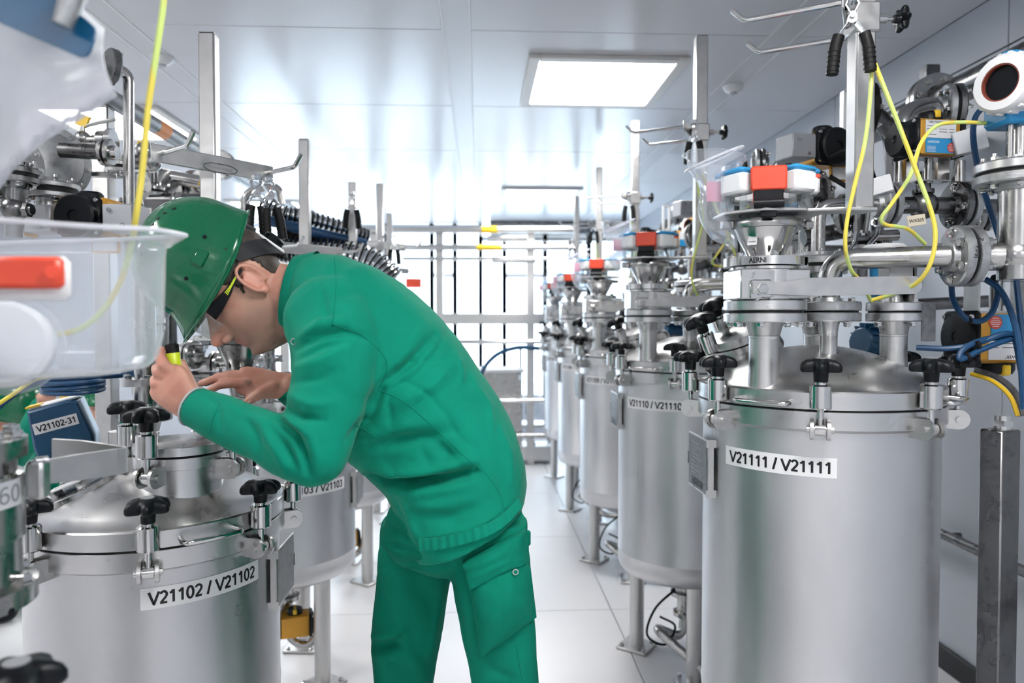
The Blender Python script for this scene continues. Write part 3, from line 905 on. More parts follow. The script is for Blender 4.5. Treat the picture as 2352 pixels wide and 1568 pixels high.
def right_station(n, code):
    dy = RS * n
    D = Vector((0, dy, 0))
    ORD = ['nearest', 'second', 'third', 'fourth', 'farthest'][n]
    near = n == 0
    det = 2 if n < 2 else (1 if n < 3 else 0)
    t = tank(RX_, RY_ + dy, RR, RZB, RZG, -1, 'steel tank labelled %s, %s on the right side' % (code, ORD), 'grey engraved name plate',
             '%s / %s' % (code, code), LA_R, 1.046, [R(144), R(264), R(24)], R(-114), [R(-137), R(-47), R(43), R(133)], det)
    c = Vector((.634, 1.56, 0))
    dome_nozzle(t, c.x - RX_, c.y - RY_, .033, 1.350, RR, RZG, .088)
    dome_nozzle(t, .05, .10, .033, 1.350, RR, RZG, .075)
    dome_nozzle(t, -.02, -.10, .019, 1.352, RR, RZG, .068, cast='cast_steel')
    dome_nozzle(t, .145, -.08, .029, 1.352, RR, RZG, .060)
    if n < 3:
        for (x, y, rb, k) in ((c.x - RX_, c.y - RY_, .072, 8), (-.02, -.10, .054, 4), (.145, -.08, .048, 4)):
            for i in range(k):
                a = .3 + 2 * PI * i / k
                put('bolt', BOLT, t, T(x + rb * math.cos(a), y + rb * math.sin(a), 1.350) @ RX(PI))
    # tilted hand hole at the rear left of the lid
    ax = Vector((-.42, -.12, 1)).normalized(); bp_ = Vector((-.12, .12, 1.215))
    b = B(); M = frame(bp_, ax)
    b.lathe([(.068, 0), (.068, .075), (.074, .078), (.074, .094), (.068, .096), (.074, .098), (.074, .118), (.05, .124), (.003, .128)], 36, M)
    hh = put('hand_hole', b.mesh('hand_hole', 'lid_steel'), t)
    for a in (200, 330, 90):
        cl = clamp(t, 0, .05, 0, True, False)
        cl.matrix_basis = M @ RZ(R(a)) @ T(.05 + .034, 0, .095)
    # ---- lever valve on the front nozzle
    v = thing('lever_valve', 'square steel slide valve with long flat lever on tank %s' % code, 'valve', c + D + Vector((0, 0, 1.370)), 0, 'lever valves on the right tanks')
    cam_dir = math.atan2(-c.y, -c.x)
    def body(b):
        b.lathe([(.086, .006), (.088, .008), (.088, .026), (.086, .028)], 40)
        b.lathe([(.082, .028), (.084, .030), (.084, .092), (.082, .094)], 40)
        b.box((-.010, -.028, .061), (.150, .110, .064), bev=.003)
    put('body', cached('lv_body', body, 'lid_steel'), v)
    put('gasket', cached('lv_gasket', lambda b: b.lathe([(.084, 0), (.084, .006)], 36), 'black_rubber'), v)
    def lever(b):
        pts = []
        for k in range(9):
            a = -PI / 2 + PI * k / 8; pts.append((.325 + .019 * math.cos(a), .019 * math.sin(a)))
        pts += [(.10, .019), (.045, .012), (-.02, .012), (-.02, -.012), (.045, -.015), (.10, -.019)]
        b.prism(pts, .005, frame((0, 0, 0), (0, -1, 0), (1, 0, .02)), bev=.001)
    lv = put('lever', cached('lv_lever', lever, 'satin_steel'), v, T(-.045, -.092, .052))
    put('pivot', cached('lv_pivot', lambda b: (b.box((0, .004, 0), (.046, .012, .040), bev=.003), b.hexbolt(frame((0, -.004, 0), (0, -1, 0)), .011, .012)), 'bright_steel'), v, T(-.045, -.090, .050))
    if det > 1:
        for xx, zz in ((-.058, .082), (-.050, .030), (-.022, .032), (-.062, .074)):
            put('screw', cached('lv_screw', lambda b: b.lathe([(.004, 0), (.004, .003), (.0018, .003), (.0018, .001)], 12, frame((0, 0, 0), (0, -1, 0))), 'bright_steel'), v, T(xx, -.083, zz))
    # ---- funnel with clamp ring
    f = thing('funnel', 'polished steel funnel above the lever valve of tank %s' % code, 'funnel', c + D + Vector((0, 0, 1.4645)), 0, 'steel funnels on the right tanks')
    def base(b):
        for z0 in (.0, ):
            b.lathe([(.034, .0), (.074, .0), (.074, .006), (.034, .006)], 36)
        # two half rings with a notch
        for s in (0, 1):
            b.lathe([(.040, .008), (.0895, .008), (.0895, .026), (.040, .026), (.040, .008)], 18, cap=False, a0=.10 + s * PI, a1=PI - .10 + s * PI, M=RZ(-.75))
    put('base_ring', cached('fn_base', base, 'bright_steel'), f)
    put('cone', cached('fn_cone', lambda b: b.lathe([(.036, .020), (.037, .028), (.070, .092), (.072, .094), (.068, .094), (.034, .028)], 44, cap=False), 'bright_steel'), f)
    rim = put('rim', cached('fn_rim', lambda b: (b.lathe([(.066, .090), (.078, .090), (.081, .094), (.081, .104), (.078, .108), (.066, .108)], 44), b.box((-.090, -.012, .098), (.026, .022, .020), bev=.003), b.box((.086, -.02, .098), (.020, .020, .018), bev=.003)), 'steel'), f)
    if n < 3:
        for i in range(6):
            a = .4 + i * PI / 3
            put('bolt', BOLT, f, T(.074 * math.cos(a), .074 * math.sin(a), .026))
    if near:
        M = frame((0, 0, 0), (0, 0, 1))
        vs, fs = text_geo('AERNI', .036, .011, .03)
        b = B(); am = R(-122)
        b.add([(.0899 * math.cos(am + x / .0899), .0899 * math.sin(am + x / .0899), .017 + y) for x, y in vs], fs)
        put('lettering', b.mesh('lettering', 'ink'), f)
        b = B(); b.box((0, 0, 0), (.020, .0008, .022))
        M = T(-.045, -.042, .062) @ RZ(R(-40)) @ RX(R(-22))
        tg = put('sticker', b.mesh('sticker', 'label_white'), f, M, 'small white sticker')
        b = B(); text_flat(b, 'VX006', frame((0, -.0005, -.004), (0, -1, 0), (1, 0, 0)), width=.016, bold=.01)
        put('lettering', b.mesh('lettering', 'ink'), f, M)
    # ---- charging port with white, blue and red clips
    zp = 1.588
    cp = thing('charging_port', 'white and blue charging port with red clip on tank %s' % code, 'port', c + D + Vector((0, 0, zp - .0215)), 0, 'charging ports on the right tanks')
    put('base_plate', cached('cp_plate', lambda b: b.prism([(.112 * math.cos(PI / 8 + PI / 4 * i), .112 * math.sin(PI / 8 + PI / 4 * i)) for i in range(8)], .006, z0=.0155, bev=.001), 'satin_steel'), cp)
    put('spigot', cached('cp_spigot', lambda b: (b.lathe([(.062, .0), (.062, .0155)], 32), b.lathe([(.055, .0215), (.055, .050)], 32)), 'acrylic'), cp)
    fa = math.atan2(-c.y, -c.x) + .06
    for k, (da, kind) in enumerate(((0, 'red'), (.80, 'wb'), (-.80, 'wb'), (1.6, 'wr'), (-1.6, 'wb'), (2.4, 'wb'), (-2.4, 'wr'), (PI, 'red'))):
        M = RZ(fa + da)
        if kind == 'red':
            def clip(b):
                b.box((.098, 0, .083), (.010, .072, .050), bev=.004); b.box((.080, 0, .104), (.046, .072, .010), bev=.004)
            r_ = put('clip', cached('cp_clip', clip, 'red_plastic'), cp, M)
            def latch(b):
                b.box((.096, 0, .047), (.010, .058, .026), bev=.002); b.cyl((.106, -.030, .030), (.106, .030, .030), .010, n=14); b.box((.098, 0, .014), (.012, .034, .026), bev=.003)
            l_ = put('latch', cached('cp_latch', latch, 'black_plastic'), cp, M)
            if n < 2 and da == 0:
                b = B(); text_flat(b, '3', frame((.1031, 0, .078), (1, 0, 0), (0, 1, 0)), height=.018, bold=-.01, lift=.0004)
                put('numeral', b.mesh('numeral', 'red_plastic'), cp, M)
        else:
            put('block', cached('cp_block', lambda b: b.box((.086, 0, .080), (.042, .066, .046), bev=.006), 'white_plastic'), cp, M)
            put('cap', cached('cp_cap', lambda b: b.box((.086, 0, .106), (.044, .068, .012), bev=.005), 'blue_plastic'), cp, M)
            if kind == 'wr': put('band', cached('cp_band', lambda b: b.box((.086, 0, .095), (.0435, .0675, .010), bev=.003), 'red_plastic'), cp, M)
        for yy in (-.020, .020): put('spacer', cached('cp_post', lambda b: b.cyl((.088, 0, .021), (.088, 0, .060), .008, n=12), 'acrylic'), cp, M @ T(0, yy, 0))
    # ---- clear hood hanging off the left of the port
    h0 = [(1640, 362, .058), (1636, 385, .052), (1640, 410, .040), (1643, 440, .033), (1640, 470, .030), (1645, 500, .030), (1660, 530, .026), (1680, 552, .012), (1690, 568, .003)]
    pts = [at(p[0], p[1], 1.56) + D for p in h0]
    b = B()
    P = cable_pts(pts, 4); rs = [p[2] for p in h0]
    rs = [rs[min(i // 4, len(rs) - 1)] * (1 - (i % 4) / 4) + rs[min(i // 4 + 1, len(rs) - 1)] * ((i % 4) / 4) for i in range(len(P))]
    b.tube([P[0] + (P[0] - P[1]) * .2] + P, 0, 28, rs=[rs[0] * 1.06] + rs, cap=False)
    rnd = random.Random(n)
    ph = rnd.random() * 6
    for i, p in enumerate(b.v):
        k = i % 28; j = i // 28
        cc = P[max(0, min(j - 1, len(P) - 1))]
        w_ = 1 + .16 * math.sin(3 * 2 * PI * k / 28 + ph + j * .22) * min(1, j / 6) + .05 * math.sin(7 * 2 * PI * k / 28 - j * .3)
        b.v[i] = cc + (p - cc) * w_ + Vector((.02 * math.sin(2 * PI * k / 28) * max(0, 1 - j / 6), 0, 0))
    hood = thing('plastic_hood', 'crumpled clear plastic hood hanging on the port of tank %s' % code, 'hood', pts[-1], 0, 'clear hoods on the right tanks')
    ho = obj('film', b, 'clear_plastic', hood, sharp=180)
    so = ho.modifiers.new('thick', 'SOLIDIFY'); so.thickness = .0012
    b = B(); b.tube([b2 for b2 in [P[0] + Vector((rs[0] * 1.07 * math.cos(a), rs[0] * 1.05 * math.sin(a) * .9, rs[0] * .45 * math.cos(a) - .004)) for a in [2 * PI * i / 28 for i in range(28)]]], .003, 6, closed=True)
    obj('rim', b, 'cloudy_film', hood)
    b = B(); b.box(at(1640, 440, 1.56) + D, (.034, .002, .044), bev=.0005); obj('tag', b, 'pink_tag', hood)
    # ---- hook post on its arm plate
    px_, py_ = .80, 1.475
    zbar = [1.985, 2.037, 1.99, 2.0, 2.0][n]
    hp = hook_post(px_, py_ + dy, zp - .001, 2.376, zbar, 'tall square steel hook post above tank %s' % code)
    arm = Vector((c.x - px_, c.y - py_, 0))
    b = B(); b.prism([(-.165, .145), (-.05, .03), (-.03, .026), (.024, .026), (.024, -.028), (-.05, -.028), (-.14, .0), (-.20, .06)], .006, z0=-.005, bev=.001)
    obj('arm_plate', b, 'satin_steel', hp, world=False)
    # ---- earthing clamp
    cpos = Vector((px_ - .045, py_ - .075 + dy, zbar + .020)) if not near else at(1957, -8, 1.40)
    earth_clamp(cpos, R(-20), 'chrome earthing clamp with black grips on the post of tank %s' % code, tilt=.0, spread=1.0 if near else .7, group='earthing clamps over the right tanks')
    if n < 4:
        px_cable('earth_cable', [(2003, 138, 1.40), (1998, 230, 1.40), (1986, 330, 1.41), (1962, 430, 1.42), (1945, 510, 1.43), (1942, 570, 1.44), (1955, 620, 1.47), (1980, 650, 1.50), (2000, 690, 1.53)] if near else
                 [(1985, 140, 1.40), (1990, 240, 1.42), (2000, 330, 1.43), (1960, 480, 1.44), (1948, 560, 1.45), (1962, 630, 1.48), (1990, 660, 1.51), (2000, 700, 1.53)], .0042, 'earth_cable', 'yellow earth cable hanging straight from the clamp to the valve of tank %s' % code, dy, group='yellow earth cables on the right')
    if n < 2:
        px_cable('earth_cable', [(2006, 138, 1.40), (2050, 250, 1.40), (2100, 380, 1.41), (2140, 490, 1.41), (2148, 550, 1.41), (2135, 610, 1.42), (2105, 650, 1.45), (2060, 672, 1.50), (2000, 690, 1.53)], .0045, 'earth_cable', 'wide yellow earth cable loop beside the post of tank %s' % code, dy, group='yellow earth cables on the right')
        px_cable('earth_cable', [(2302, 284, 1.50), (2200, 281, 1.49), (2150, 290, 1.48), (2115, 330, 1.47), (2092, 400, 1.46), (2050, 465, 1.46), (2025, 500, 1.47), (2035, 516, 1.48), (2085, 526, 1.50), (2125, 560, 1.52)], .0042, 'earth_cable', 'yellow cable bending from the blue transmitter of tank %s' % code, dy, group='yellow earth cables on the right')
    # ---- product line: elbow pipe to a flange joint, tee and level transmitter
    if n < 4:
        e0 = Vector((.80, 1.60, 1.372))
        pl = thing('product_pipe', 'bent steel pipe with bolted flanges on the lid of tank %s' % code, 'pipe', e0 + D, 0, 'elbow pipes on the right tanks')
        b = B(); b.lathe([(.066, .004), (.068, .006), (.068, .022), (.066, .024), (.03, .024), (.024, .034)], 36, T(*(e0 + D))); obj('flange', b, 'cast_steel', pl)
        b = B(); b.cyl(e0 + D, e0 + D + Vector((0, 0, .004)), .062, n=32); obj('gasket', b, 'black_rubber', pl)
        jc = at(2212, 588, 1.50)
        zz = jc.z
        pipe(pl, [e0 + D + Vector((0, 0, .02)), Vector((e0.x, e0.y, zz)) + D, jc + D - Vector((.02, 0, 0))], .0235, 'steel', fil=.10, n=22, seg=12)
        AX = Vector((1, -.12, 0)).normalized()
        if det > 0:
            flange_pair(pl, jc + D, AX, .066, .020, .006, 6, bs=1.15, ph=.5)
            for i in range(4):
                a = .6 + i * PI / 2
                put('bolt', BOLT, pl, T(.053 * math.cos(a), .053 * math.sin(a), .024))
        if near:
            b = B(); text_flat(b, 'WW 2', frame(jc + Vector((-.013, -.0665, .01)), (-.1, -1, 0.05), (0.2, 0, 1)), width=.045, bold=.01)
            obj('handwriting', b, 'ink', pl)
        tee = at(2335, 588, 1.47) + D
        pipe(pl, [jc + D + Vector((.02, 0, 0)), tee], .031, 'steel', fil=0)
        tr = thing('level_transmitter', 'blue level transmitter with white ring cap on a flanged stem, tank %s' % code, 'transmitter', tee - Vector((0, 0, .05)), 0, 'blue transmitters on the right')
        b = B(); b.tube([tee - Vector((0, 0, .05)), tee + Vector((0, 0, .16))], .036, 24); b.sphere(tee, .042, n=20); obj('stem', b, 'steel', tr)
        fc = at(2340, 400, 1.47) + D
        flange_pair(tr, fc, (0, 0, 1), .084, .020, .006, 8, 'cast_steel', 'lid_steel', bolts=n < 3)
        b = B(); b.cyl(fc + Vector((0, 0, .02)), fc + Vector((0, 0, .105)), .022, n=20); b.cyl(fc + Vector((-.034, -.02, .02)), fc + Vector((-.034, -.02, .105)), .005, n=10); b.cyl(fc + Vector((.034, -.02, .02)), fc + Vector((.034, -.02, .105)), .005, n=10); obj('neck', b, 'steel', tr)
        hd = at(2340, 262, 1.47) + D
        b = B(); b.box(hd, (.105, .080, .056), bev=.008); b.cyl(hd + Vector((-.040, -.01, .07)), hd + Vector((.075, .03, .07)), .058, n=32, bev=.004); obj('housing', b, 'transmitter_blue', tr)
        ha = Vector((-1, -.42, .0)).normalized(); hc = at(2300, 190, 1.43) + D
        b = B(); M = frame(hc, ha); b.lathe([(.058, -.055), (.060, -.050), (.060, -.004), (.054, .004), (.038, .006), (.037, -.004)], 36, M, cap=False)
        for i in range(18):
            a = 2 * PI * i / 18
            b.box((0, 0, 0), (.008, .010, .030), M @ RZ(a) @ T(.060, 0, -.022), bev=.002)
        rg = obj('ring_cap', b, 'white_plastic', tr)
        b = B(); b.lathe([(.039, -.006), (.039, .0045), (.035, .0045), (.035, -.006)], 36, M, cap=False); obj('seal_ring', b, 'seal_brown', tr)
        b = B(); b.lathe([(.038, -.006), (.002, -.005)], 32, M); obj('display_glass', b, 'black_plastic', tr)
        # vertical vent line with elbow to an actuated ball valve
        if n < 3:
            s0 = Vector((RX_ + .05, RY_ + .10, 1.370)) + D
            vl = thing('vent_pipe', 'upright vent pipe with elbow and flanges behind the funnel of tank %s' % code, 'pipe', s0, 0, 'vent pipes on the right tanks')
            flange_pair(vl, s0 + Vector((0, 0, .125)), (0, 0, 1), .070, .020, .006, 6, 'steel', 'cast_steel', bolts=n < 2)
            b = B(); b.lathe([(.072, .0), (.074, .003), (.074, .020), (.05, .024), (.034, .03), (.030, .105)], 32, T(*s0)); obj('stub', b, 'satin_steel', vl)
            k0 = Vector((s0.x, s0.y, at(0, 455, 1.80).z + 0))
            k1 = Vector((1.045, s0.y, k0.z))
            pipe(vl, [s0 + Vector((0, 0, .12)), k0, k1], .017, 'steel', fil=.045, n=18)
            bv = k1 + Vector((.10, 0, 0))
            flange_pair(vl, k1, (1, 0, 0), .058, .016, .006, 4, bolts=n < 2)
            b = B(); b.cyl(k1 + Vector((.02, 0, 0)), k1 + Vector((.18, 0, 0)), .022, n=20); b.sphere(bv, .036, n=20); b.cyl(bv, bv + Vector((0, 0, .085)), .018, n=16); b.cyl(bv + Vector((0, 0, .03)), bv + Vector((0, 0, .04)), .026, n=16)
            obj('ball_valve', b, 'dark_steel', vl)
            flange_pair(vl, k1 + Vector((.20, 0, 0)), (1, 0, 0), .062, .018, .006, 4, 'dark_steel', 'cast_steel', bolts=n < 2)
            pipe(vl, [k1 + Vector((.2, 0, 0)), k1 + Vector((.42, .02, 0)), k1 + Vector((.66, .02, 0)), ], .019, 'dark_steel', fil=.05)
            actuator(bv + Vector((0, -.02, .162)), R(6), 'gold actuator with printed plate over the vent valve of tank %s' % code, text=n < 2, group='pneumatic actuators on the right')
    # ---- drain valve under the tank
    if n < 4:
        dv = thing('drain_valve', 'drain valve and bent outlet pipe beneath tank %s' % code, 'valve', Vector((RX_, RY_ + dy, .0)), 0, 'drain valves under the right tanks')
        q = Vector((RX_, RY_ + dy, 0))
        b = B(); b.lathe([(.035, .335), (.035, .28), (.055, .278), (.055, .262), (.030, .26), (.030, .20), (.045, .198), (.045, .182), (.02, .18)][::-1], 24, T(*q)); obj('outlet', b, 'steel', dv)
        pipe(dv, [q + Vector((0, 0, .19)), q + Vector((-.02, -.03, .10)), q + Vector((-.14, -.05, .16)), q + Vector((.02, -.26, .06)), q + Vector((.16, -.30, .06))], .018, 'steel', fil=.05)
        b = B(); b.tube(cable_pts([q + Vector((-.05, -.04, .30)), q + Vector((-.14, -.08, .24)), q + Vector((-.17, -.08, .14)), q + Vector((-.10, -.08, .10)), q + Vector((-.06, -.08, .17)), q + Vector((-.12, -.08, .21))]), .0045, 8); obj('hose', b, 'black_rubber', dv)
        actuator(q + Vector((.02, .14, .30)), R(70), 'gold actuator low down beside the drain of tank %s' % code, text=None, group='low actuators under the right tanks', yoke=False, s=.9)

mat('pink_tag', (.80, .30, .42), 0, .5)
for n_, code_ in enumerate(('V21111', 'V21110', 'V21109', 'V21108', 'V21107')):
    right_station(n_, code_)
# ================================================================ left-hand row
LX_, LY_, LS = -.75, 1.70, 1.07
LR, LZB, LZG = .268, .45, .897
LA_L = (ang_px(LX_, LY_, LR, .797, 322), ang_px(LX_, LY_, LR, .797, 592))
ORDL = {-1: 'nearest, cut by the left edge of the picture', 0: 'in front of the man', 1: 'behind the elbow of the man', 2: 'behind the legs of the man', 3: 'farthest on the left side'}
for n_, code_ in ((-1, 'V21101'), (0, 'V21102'), (1, 'V21103'), (2, 'V21104'), (3, 'V21105')):
    t = tank(LX_, LY_ + LS * n_, LR, LZB, LZG, 1, 'low steel tank labelled %s, %s' % (code_, ORDL[n_]), 'grey engraved name plate', '%s / %s' % (code_, code_),
             LA_L if n_ != 1 else (ang_px(LX_, LY_ + LS, LR, .76, 640), ang_px(LX_, LY_ + LS, LR, .76, 790)), .797 if n_ != 1 else .757, [R(-35), R(85), R(205)], R(-70), [R(-47), R(43), R(133), R(223)], 1 if n_ < 2 else 0, lh=.044)
    # manhole neck with its own clamps
    mx_, my_ = .083, -.08
    b = B(); b.lathe([(.098, .945), (.093, .955), (.089, .97), (.089, 1.035), (.095, 1.037), (.095, 1.061), (.089, 1.0625)], 40, T(mx_, my_, 0))
    nk = put('manhole_neck', b.mesh('neck', 'lid_steel'), t)
    b = B(); b.lathe([(.090, 1.0625), (.090, 1.066)], 40, T(mx_, my_, 0)); put('gasket', b.mesh('gasket', 'black_rubber'), nk)
    b = B(); b.lathe([(.095, 1.066), (.095, 1.084), (.090, 1.088), (.05, 1.094), (.003, 1.096)], 40, T(mx_, my_, 0)); put('manhole_cover', b.mesh('cover', 'lid_steel'), t)
    if n_ < 3:
        for a in (-98, -8, 82, 172):
            cl = clamp(t, 0, .089, 1.064, True, True)
            cl.matrix_basis = T(mx_, my_, 0) @ RZ(R(a)) @ T(.089 + .034, 0, 1.064)
        b = B(); b.cyl((-.115, -.055, 1.07), (-.06, -.03, 1.01), .012, n=12); b.cyl((-.125, -.02, 1.02), (-.045, -.075, 1.02), .010, n=12); b.box((-.06, -.045, 1.01), (.08, .03, .03), bev=.006)
        b.cyl((-.075, -.02, 1.02), (-.075, -.02, 1.10), .026, n=20)
        put('hinge', b.mesh('hinge', 'satin_steel'), nk)
        # tilted sight glass
        ax = Vector((-.42, -.16, 1)).normalized(); M = frame((-.135, -.075, .945), ax)
        b = B(); b.lathe([(.100, 0), (.100, .022), (.104, .024), (.104, .040), (.098, .042), (.074, .042), (.072, .034), (.003, .034)], 40, M)
        sg = put('sight_glass', b.mesh('sight', 'steel'), t)
        b = B(); b.lathe([(.072, .0345), (.002, .036)], 36, M); put('glass', b.mesh('glass', 'black_plastic'), sg)
        for i in range(8):
            put('bolt', BOLT, sg, M @ T(.088 * math.cos(i * PI / 4), .088 * math.sin(i * PI / 4), .041))
        b = B(); b.box((0, 0, 0), (.085, .040, .003), M @ T(.02, -.04, .058)); b.box((0, 0, 0), (.010, .03, .02), M @ T(.05, -.04, .048)); b.box((0, 0, 0), (.010, .03, .02), M @ T(-.01, -.04, .048)); pt = put('data_plate', b.mesh('plate', 'label_white'), sg)
        if n_ == 0:
            b = B(); text_flat(b, '.JMST2100202', M @ T(.02, -.045, .0602), width=.065, bold=.005); put('lettering', b.mesh('lettering', 'ink'), sg)
    # rear stub and funnel
    dome_nozzle(t, .14, .16, .026, 1.190, LR, LZG, .070, cast='steel', tf=.018)
    dome_nozzle(t, -.10, .16, .030, 1.10, LR, LZG, .062, cast='steel', tf=.018)
    y_ = LY_ + LS * n_
    f = thing('funnel', 'steel funnel behind the manhole of tank %s' % code_, 'funnel', (LX_ + .14, y_ + .16, 1.2085), 0, 'steel funnels on the left tanks')
    put('base_ring', cached('lf_base', lambda b: b.lathe([(.030, 0), (.074, 0), (.074, .018), (.03, .020)], 32), 'dark_steel'), f)
    put('cone', cached('lf_cone', lambda b: b.lathe([(.032, .019), (.034, .026), (.060, .085), (.062, .088), (.058, .088), (.030, .026)], 36, cap=False), 'steel'), f)
    put('rim', cached('lf_rim', lambda b: (b.lathe([(.056, .085), (.070, .085), (.074, .088), (.074, .098), (.056, .100)], 36), b.box((-.080, -.01, .092), (.022, .02, .018), bev=.003)), 'dark_steel'), f)
    for i in range(5):
        a = -2.4 + i * 1.2
        put('bolt', BOLT, f, T(.058 * math.cos(a), .058 * math.sin(a), .018))
    if n_ in (0, 1, 2):
        vs = thing('flange_stack', 'bolted flange stack on the rear stub of tank %s' % code_, 'flange', (LX_ - .10, y_ + .16, 1.1185), 0, 'flange stacks on the left tanks')
        q = Vector((LX_ - .10, y_ + .16, 1.1185))
        b = B(); b.lathe([(.062, 0), (.062, .018), (.03, .02), (.028, .07), (.058, .072), (.058, .09), (.026, .092), (.026, .40)], 32, T(*q)); obj('spool', b, 'steel', vs)
        for i in range(6):
            a = i * PI / 3
            put('bolt', BOLT, vs, T(.05 * math.cos(a), .05 * math.sin(a), .018))
            put('bolt', BOLT, vs, T(.047 * math.cos(a), .047 * math.sin(a), .09))

for n_, code_ in ((0, 'V21102'), (1, 'V21103'), (2, 'V21104')):
    q = Vector((LX_, LY_ + LS * n_, 0))
    dv = thing('drain_valve', 'drain valve and curved outlet pipe beneath low tank %s' % code_, 'valve', q, 0, 'drain valves under the left tanks')
    b = B(); b.lathe([(.02, .20), (.045, .202), (.045, .218), (.030, .22), (.030, .28), (.055, .282), (.055, .298), (.035, .30), (.035, .36)], 24, T(*q)); obj('outlet', b, 'steel', dv)
    pipe(dv, [q + Vector((0, 0, .21)), q + Vector((.02, .0, .12)), q + Vector((.10, -.02, .10)), q + Vector((.14, .02, .20)), q + Vector((.12, .10, .30))], .017, 'steel', fil=.05)
    actuator(q + Vector((.055, -.07, .215)), R(15), 'black and gold actuator low beneath tank %s' % code_, text=None, group='low actuators under the left tanks', yoke=False, s=.9)
# hook posts of the left row
POSTL = [(-.638, 1.74, 2.030, 1.722), (-.650, 2.72, 2.03, 1.62), (-.515, 3.78, 2.07, 1.75), (-.60, 4.85, 2.08, 1.70)]
NAMEL = ['left hook post with a long bar, rising behind the green helmet', 'slim left hook post standing clear against the bright windows', 'thin grey hook post above the back of the man', 'farthest thin hook post of the left row above the back of the man']
LEFT_POSTS = []
for (x, y, zt, zb), nm in zip(POSTL, NAMEL):
    hp = hook_post(x, y, 1.31, zt, zb, nm, d=(.65, .757), rodlen=.12, half=.152, rside=1, sleeve=False, plate_h=.040, w=.038)
    LEFT_POSTS.append(hp)
    k = POSTL.index((x, y, zt, zb))
    tx, ty = LX_ + .14, LY_ + LS * k + .16
    b = B(); b.prism([(-.03, -.03), (.03, -.03), (.03, .03), (tx - x + .05, ty - y + .05), (tx - x - .05, ty - y + .05), (-.03, .03)], .006, z0=-.003)
    obj('arm_plate', b, 'satin_steel', hp, world=False)
b = B(); M = frame(at(507, 387, 1.712), Vector((.757, -.65, 0)), (.65, .757, 0))
b.tube([M @ Vector((.030 * math.cos(a) + (.012 if math.cos(a) > 0 else -.012), .010 * math.sin(a), 0)) for a in [2 * PI * i / 24 for i in range(24)]], .0012, 6, closed=True)
obj('engraved_badge', b, 'dark_steel', LEFT_POSTS[0])
earth_clamp(at(588, 402, 1.765), R(30), 'chrome earthing clamp on the long left hook bar, left of a pair', spread=.55, group='earthing clamps on the left bar')
earth_clamp(at(614, 408, 1.775), R(30), 'chrome earthing clamp on the long left hook bar, right of a pair', spread=.55, tilt=-.12, group='earthing clamps on the left bar')
earth_clamp(at(808, 440, 2.95), R(10), 'small black-gripped clamp hanging before the bright windows', spread=.8, group='earthing clamps on the left bar')
earth_clamp(at(905, 540, 3.72), R(10), 'earthing clamp hanging on the thin post above the back of the man', spread=.7, group='earthing clamps on the left bar')
b = B(); p0 = at(807, 420, 2.98); b.box((p0.x, p0.y + .03, 1.62), (.034, .034, .62), bev=.003)
tag(obj('stub_post', b, 'satin_steel'), 'short pale post carrying a clamp before the bright windows', 'post')

# blue actuator box
c = at(148, 985, 1.78)
t = thing('blue_actuator', 'dark blue actuator box labelled V21102-31 behind the near tank', 'actuator', c, R(24))
t.rotation_euler = (0, R(-14), R(22))
b = B(); b.prism([(-.058, -.066), (.058, -.066), (.062, -.03), (.052, .062), (.030, .070), (-.052, .066), (-.062, -.02)], .13, Matrix(((1, 0, 0, 0), (0, 0, 1, -.06), (0, 1, 0, 0), (0, 0, 0, 1))), bev=.006)
obj('housing', b, 'valve_blue', t, world=False)
b = B(); b.box((0, .0, .070), (.10, .09, .006), bev=.002); obj('top_cover', b, 'white_box', t, world=False)
b = B(); b.box((-.040, -.02, .074), (.03, .06, .004)); b.box((.03, .04, .074), (.05, .02, .004)); obj('warning_sticker', b, 'yellow_plastic', t, world=False)
M = frame((-.004, -.0605, .022), (0, -1, 0), (1, 0, .0))
b = B(); b.box((0, 0, .0003), (.092, .026, .0006), M); obj('label', b, 'label_white', t, label='white label printed V21102-31', world=False)
b = B(); vv, ff = code_geo('V21102-31', .080, .014); b.add([(x, y, .0009) for x, y in vv], ff, M); obj('lettering', b, 'ink', t, world=False)
b = B(); b.cyl((0, 0, -.07), (0, 0, -.16), .020, n=16); b.cyl((0, 0, -.11), (0, 0, -.125), .034, n=16); obj('stem', b, 'dark_steel', t, world=False)

# V21101: valve with the 60 label, bent lever and clear tub
q = Vector((-.672, .93, .985))
t = thing('lever_valve', 'blurred steel valve with a white label 60 at the left edge', 'valve', q)
b = B(); b.lathe([(.05, 0), (.095, .004), (.095, .028), (.078, .032), (.078, .085), (.082, .087), (.082, .170), (.074, .172), (.074, .190), (.086, .192), (.086, .215), (.05, .217), (.04, .26)], 40, T(*q)); obj('body', b, 'steel', t)
for i in range(8):
    a = i * PI / 4 + .2
    put('bolt', BOLT, t, T(.083 * math.cos(a), .083 * math.sin(a), .028) @ Matrix.Diagonal((1.3, 1.3, 1.3, 1)))
    put('bolt', BOLT, t, T(.074 * math.cos(a), .074 * math.sin(a), .215) @ Matrix.Diagonal((1.3, 1.3, 1.3, 1)))
b = B(); vs = []
am = R(-30)
for rr in (.0824, .0832):
    for zz in (.132, .166):
        for i in range(17): vs.append((rr * math.cos(am - 1.0 + 2.0 * i / 16), rr * math.sin(am - 1.0 + 2.0 * i / 16), zz))
fs = []
for i in range(16): fs += [(34 + i, 35 + i, 52 + i, 51 + i), (i + 1, i, 17 + i, 18 + i), (i, i + 1, 35 + i, 34 + i), (18 + i, 17 + i, 51 + i, 52 + i)]
b.add(vs, fs, T(*q)); obj('label', b, 'label_white', t)
vv, ff = code_geo('60', .034, .022, .11)
b = B(); b.add([((.0836) * math.cos(am + .42 + x / .0836), .0836 * math.sin(am + .42 + x / .0836), .149 + y) for x, y in vv], ff, T(*q)); obj('lettering', b, 'knob_cap', t)
